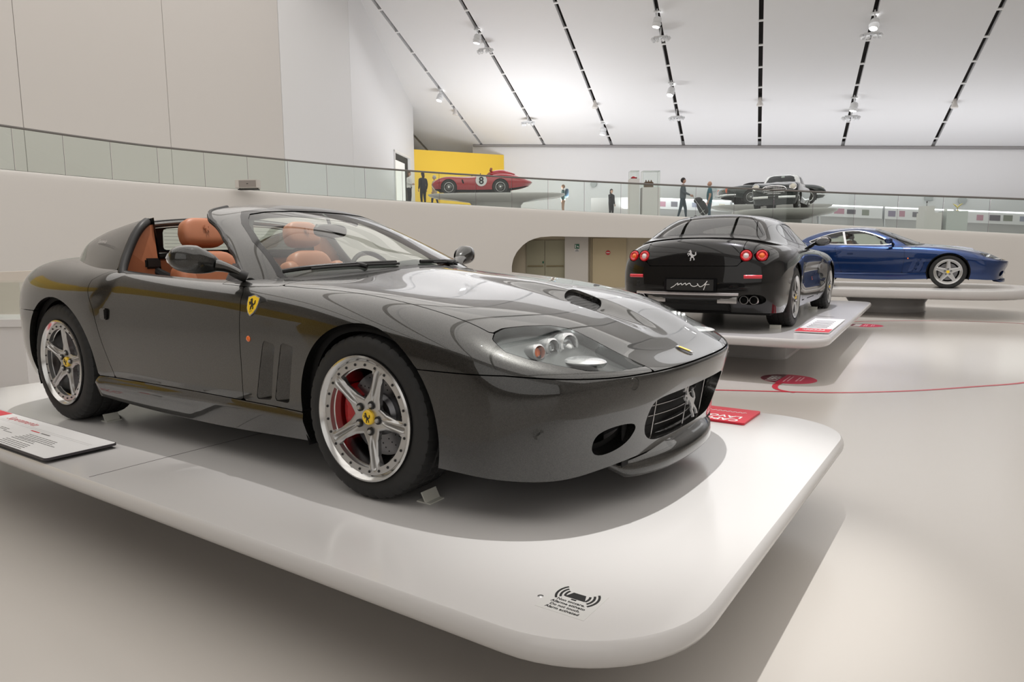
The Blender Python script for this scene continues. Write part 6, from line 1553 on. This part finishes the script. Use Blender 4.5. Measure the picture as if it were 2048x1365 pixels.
def plinths():
    def plinth(name, c, w, d, h, rz, label, case=0., m=None):
        z = ramp_z(*c); o = empty(name, (c[0], c[1], z), rz, label, 'plinth'); MB().box((0, 0, h/2), (w, d, h), bev=.005).build('plinth_body', m or MATS['plinth_white'], o)
        if case:
            glass_case(o, w-.04, d-.04, h, h+case)
            fr = MB()
            for a in (-1, 1):
                for b in (-1, 1): fr.tube([(a*(w/2-.02), b*(d/2-.02), h), (a*(w/2-.02), b*(d/2-.02), h+case)], .006, 4)
            fr.tube([(a*(w/2-.02), b*(d/2-.02), h+case) for a, b in ((-1, -1), (1, -1), (1, 1), (-1, 1))], .006, 4, closed=True).build('case_edges', mat('case_edge', (.6, .65, .66), .2), o)
        return z+h
    rz = .6
    z = plinth('display_plinth', (-9.58, 22.65), .36, .5, 1.37, rz, 'tall narrow white plinth with a glass case and small red model', .30)
    m = empty('model_car', (-9.58, 22.65, z+.004), rz, 'small red model car in the glass case on the tall plinth', 'model car')
    MB().ellipsoid((0, 0, .045), (.13, .05, .03), 16, 8, .7, .8).ellipsoid((-.02, 0, .075), (.06, .04, .03), 12, 8).build('model_body', M_PRINTRED, m, smooth=True)
    for a in (-.08, .08):
        for b in (-.045, .045): MB().lathe([(.0001, -.008), (.022, -.008), (.022, .008), (.0001, .008)], 12, (a, b, .022), 'Y').build('model_wheel', M_BLACK, m)
    z = plinth('display_plinth', (-9.03, 22.95), .68, .5, 1.08, rz, 'wide white plinth with a glass case and a brown exhibit', .62)
    e = empty('engine_block', (-9.1, 22.95, z+.004), rz, 'brown engine piece in the glass case on the wide plinth', 'exhibit')
    br = mat('bronze_brown', (.16, .09, .05), .5, .3)
    mb = MB().box((0, 0, .10), (.34, .2, .20), bev=.01).box((0, 0, .215), (.28, .12, .03), bev=.005); mb.build('block', br, e)
    for k in range(3): MB().lathe([(.022, 0), (.022, .05), (.015, .06), (.0001, .06)], 12, (-.1+.1*k, 0, .23)).build('cap', br, e, smooth=True, sharp=40)
    st(MB().box((-15.9, 33.5, ramp_z(-15.9, 33.5)+.62), (2.2, .12, 1.24), rz=.45).build('wall_low_screen', MATS['plinth_white']))
    z = plinth('display_plinth', (.12, 26.0), .62, .5, .60, .6, 'low broad white plinth at the right end of the glass balustrade')
    z2 = plinth('display_plinth', (-.02, 26.58), .36, .4, .86, .6, 'taller white plinth behind the low broad one with a small dark figure')
    f = MB().lathe([(.03, 0), (.03, .01), (.008, .02), (.008, .10), (.02, .12), (.02, .16), (.0001, .18)], 14, (-.02, 26.58, z2+.002)).build('trophy', M_GLOSSBLK, None, smooth=True, sharp=40); tag(f, 'small dark figure standing on the taller white plinth', 'trophy')
    z = plinth('display_plinth', (.80, 26.47), .74, .5, .70, .6, 'grey-white cabinet plinth carrying a gilded trophy', m=mat('cabinet_grey', (.58, .61, .60), .4))
    t = empty('trophy', (.92, 26.52, z+.004), 0, 'gilded winged trophy standing on the grey-white cabinet', 'trophy')
    gm = mat('gilt', (.65, .55, .22), .25, 1.)
    MB().lathe([(.05, 0), (.05, .02), (.012, .04), (.012, .14), (.0001, .15)], 14).build('stem', gm, t, smooth=True, sharp=40)
    for s in (-1, 1): MB().tube([(0, 0, .12), (s*.06, 0, .20), (s*.15, 0, .26)], [.02, .03, .006], 8, flat=(1, .5)).build('wing', gm, t, smooth=True)
    o = MB().box((0, 0, .04), (.10, .08, .08), bev=.008).build('small_box', M_WHITE); o.location = (.58, 26.30, z+.002); tag(o, 'small white box on the grey-white cabinet', 'box')
    # picture boards along the rear gallery wall
    bl = [((a-1.995)*1.139+1.995, (b-1.995)*1.139+1.995) for a, b in ((-12.4, -8.6), (-8.5, -4.9), (-4.75, -2.2), (-2.1, .5), (.6, 4.4))]
    lit = mat('board_lit', (.82, .82, .84), .5); strip = mat('light_strip', (1, 1, 1), .5, emit=(1, .97, 1), estr=2.2)
    pics = [mat('pic_%d' % i, c, .5) for i, c in enumerate(((.30, .26, .36), (.62, .40, .38), (.20, .19, .22), (.70, .48, .30), (.36, .38, .48), (.55, .30, .38), (.66, .60, .50), (.28, .30, .26)))]
    names = ('first', 'second', 'third', 'fourth', 'last')
    for i, (x0, x1) in enumerate(bl):
        def yy(x): return 35.43+(x+13.82)*.2575
        def zt(x): return ramp_z(x, yy(x))+1.37
        xm = (x0+x1)/2; o = empty('picture_board', (xm, yy(xm), zt(xm)), 0, 'long white lit picture board on the gallery wall, %s from the left' % names[i], 'board')
        def pt(x, dz, dy=0.): return (x-xm, yy(x)-yy(xm)-dy, zt(x)+dz-zt(xm))
        V = [pt(x0, 0), pt(x1, 0), pt(x1, -.57), pt(x0, -.57), pt(x0, 0, -.9), pt(x1, 0, -.9), pt(x1, -1.36, -.9), pt(x0, -1.36, -.9), pt(x0, -.57, -.3), pt(x1, -.57, -.3)]
        MB().add(V, [(0, 1, 2, 3), (4, 7, 6, 5), (0, 4, 5, 1), (3, 2, 9, 8), (8, 9, 6, 7), (0, 3, 8, 7, 4), (1, 5, 6, 9, 2)]).build('board', lit, o)
        V = [pt(x0, .04, .02), pt(x1, .04, .02), pt(x1, -.02, .02), pt(x0, -.02, .02), pt(x0, .04, -.1), pt(x1, .04, -.1), pt(x1, -.0, -.1), pt(x0, 0., -.1)]
        MB().add(V, [(0, 1, 2, 3), (4, 7, 6, 5), (0, 4, 5, 1), (3, 2, 6, 7), (0, 3, 7, 4), (1, 5, 6, 2)]).build('light_strip', strip, o)
        q = x0+.15; k = i*3
        while q < x1-.5:
            w = .25+.25*((k*37) % 10)/10; dz0, dz1 = -.13-.05*((k*13) % 5)/5, -.40-.05*((k*7) % 4)/4
            V = [pt(q, dz0, .012), pt(q+w, dz0, .012), pt(q+w, dz1, .012), pt(q, dz1, .012), pt(q, dz0, -.002), pt(q+w, dz0, -.002), pt(q+w, dz1, -.002), pt(q, dz1, -.002)]
            MB().add(V, [(0, 1, 2, 3), (0, 4, 5, 1), (3, 2, 6, 7), (0, 3, 7, 4), (1, 5, 6, 2)]).build('picture', pics[(k*5+i) % 8], o)
            q += w+.12+.3*((k*11) % 7)/7; k += 1
    # small grey grilles and round dishes on the back wall
    for j, (a, b, c, kind) in enumerate(((-18.88, 37.11, 5.53, 'r'), (-11.89, 38.92, 4.9, 's'), (-10.92, 39.17, 4.81, 'r'), (-6.35, 40.35, 4.41, 's'), (-.98, 41.74, 4.04, 's'), (.55, 42.14, 3.88, 'r'))):
        nm = ('at the far left of the white wall', 'left of the vintage cars', 'beside the square grille left of the vintage cars', 'right of the vintage cars', 'above the right-hand plinths', 'right of the square grille above the plinths')[j]
        g_ = mat('grille_grey', (.45, .47, .47), .6); n = (-EA[0], -EA[1], 0)
        if kind == 'r': o = MB().lathe([(.0001, .05), (.12, .05), (.20, .03), (.21, -.02)], 24, c=(a, b, c), R=frame_from(n)).build('wall_speaker', g_, None, smooth=True, sharp=40); tag(o, 'round grey wall speaker %s' % nm, 'speaker')
        else: o = MB().box((a, b, c), (.40, .12, .22), rz=TH-PI/2, bev=.01).build('wall_vent', g_); tag(o, 'small rectangular grey vent %s' % nm, 'vent')
    # loudspeaker on the ramp edge
    x, y = -17.90, 11.44; z = ramp_z(x, y)-.02
    s = empty('projector', (x, y, z-.02), math.atan2(.60, .80)-.12, 'pale rectangular projector box on the ramp edge below the glass', 'projector')
    MB().box((0, 0, .20), (.72, .30, .26), bev=.01).build('case', mat('case_beige', (.60, .57, .53), .5), s)
    MB().box((.05, -.152, .20), (.56, .01, .21)).build('front_grille', mat('grille_taupe', (.30, .27, .25), .7), s); MB().box((.05, -.158, .20), (.06, .004, .02)).build('maker_plate', M_PRINTBLK, s)
    MB().box((0, .05, .035), (.64, .2, .03)).tube([(-.3, .05, .04), (-.3, .05, .09)], .02, 6).tube([(.3, .05, .04), (.3, .05, .09)], .02, 6).build('bracket', M_BLACK, s)
plinths()
def ceiling_fixtures():
    M_FIX = mat('fixture_white', (.74, .75, .76), .4); M_LED = mat('lamp_face', (1, 1, 1), .5, emit=(1, .99, .97), estr=14.)
    where = ('second slot from the left, upper', 'first slot from the left', 'fourth slot, at the top', 'fourth slot, lower', 'third slot, near the back wall', 'sixth slot, at the top', 'sixth slot, lower')
    for i, (a, r, z) in enumerate(((32.9, -13.42, 0), (37.7, -17.72, 0), (32.4, -4.75, 0), (37.6, -4.75, 0), (41.4, -9.08, 0), (33.2, 3.9, 0), (39.2, 3.9, 0))):
        x, y = AR(a, r); zc = ceil_z(a, r); o = empty('ceiling_spotlight', (x, y, zc), TH, 'white spotlight hanging from the ceiling, '+where[i], 'spotlight', 'ceiling spotlights')
        MB().tube([(0, 0, .1), (0, 0, -.25)], .03, 8).box((0, 0, -.02), (.10, .30, .06)).build('mount', M_FIX, o)
        R = frame_from((-.35*(1 if i % 2 else .2), .2, -1), (1, 0, 0)); c = (0, 0, -.45)
        h = MB().lathe([(.08, -.22), (.16, -.17), (.19, -.05), (.16, .02), (.20, .06), (.17, .20), (.155, .22)], 24, c=c, R=R).build('lamp_head', M_FIX, o, smooth=True, sharp=50)
        MB().lathe([(.0001, .205), (.152, .21)], 20, c=c, R=R).build('lamp_face', M_LED, h)
    w2 = ('second slot, upper', 'second slot, lower', 'fourth slot, upper', 'fourth slot, lower', 'sixth slot, upper', 'sixth slot, lower')
    for i, (a, r) in enumerate(((33.9, -13.42), (40.6, -13.42), (33.6, -4.75), (40.2, -4.75), (34.0, 3.9), (40.3, 3.9))):
        x, y = AR(a, r); zc = ceil_z(a, r); o = empty('projector_cluster', (x, y, zc), TH-PI/2, 'white cluster of small projectors under the ceiling, '+w2[i], 'projector', 'ceiling projector clusters')
        MB().tube([(0, 0, .1), (0, 0, -.3)], .025, 8).box((0, 0, -.32), (.62, .26, .07), bev=.02).build('tray', M_FIX, o)
        for k, (dx, dy, t) in enumerate(((-.34, .0, .5), (-.14, -.08, .2), (.14, -.08, -.2), (.34, 0, -.5))):
            R = frame_from((t, -.5, -.7), (0, 0, 1)); hd = MB().lathe([(.05, -.11), (.075, -.10), (.085, .10), (.06, .12), (.0001, .10)], 16, c=(dx, dy, -.43), R=R).build('projector_head', M_FIX, o, smooth=True, sharp=40)
    w3 = ('first slot', 'third slot', 'fifth slot', 'seventh slot')
    for i, (a, r) in enumerate(((39.8, -17.72), (39.3, -9.08), (39.3, -.47), (39.7, 8.3))):
        x, y = AR(a, r); zc = ceil_z(a, r); o = MB().lathe([(.09, .12), (.09, -.05), (.17, -.26), (.15, -.30), (.0001, -.30)], 20, (0, 0, 0)).build('ceiling_sensor', mat('sensor_cream', (.70, .67, .64), .5), None, smooth=True, sharp=40)
        o.location = (x, y, zc); tag(o, 'small cream cone-shaped loudspeaker in the ceiling, '+w3[i], 'speaker', 'ceiling cone speakers')
ceiling_fixtures()
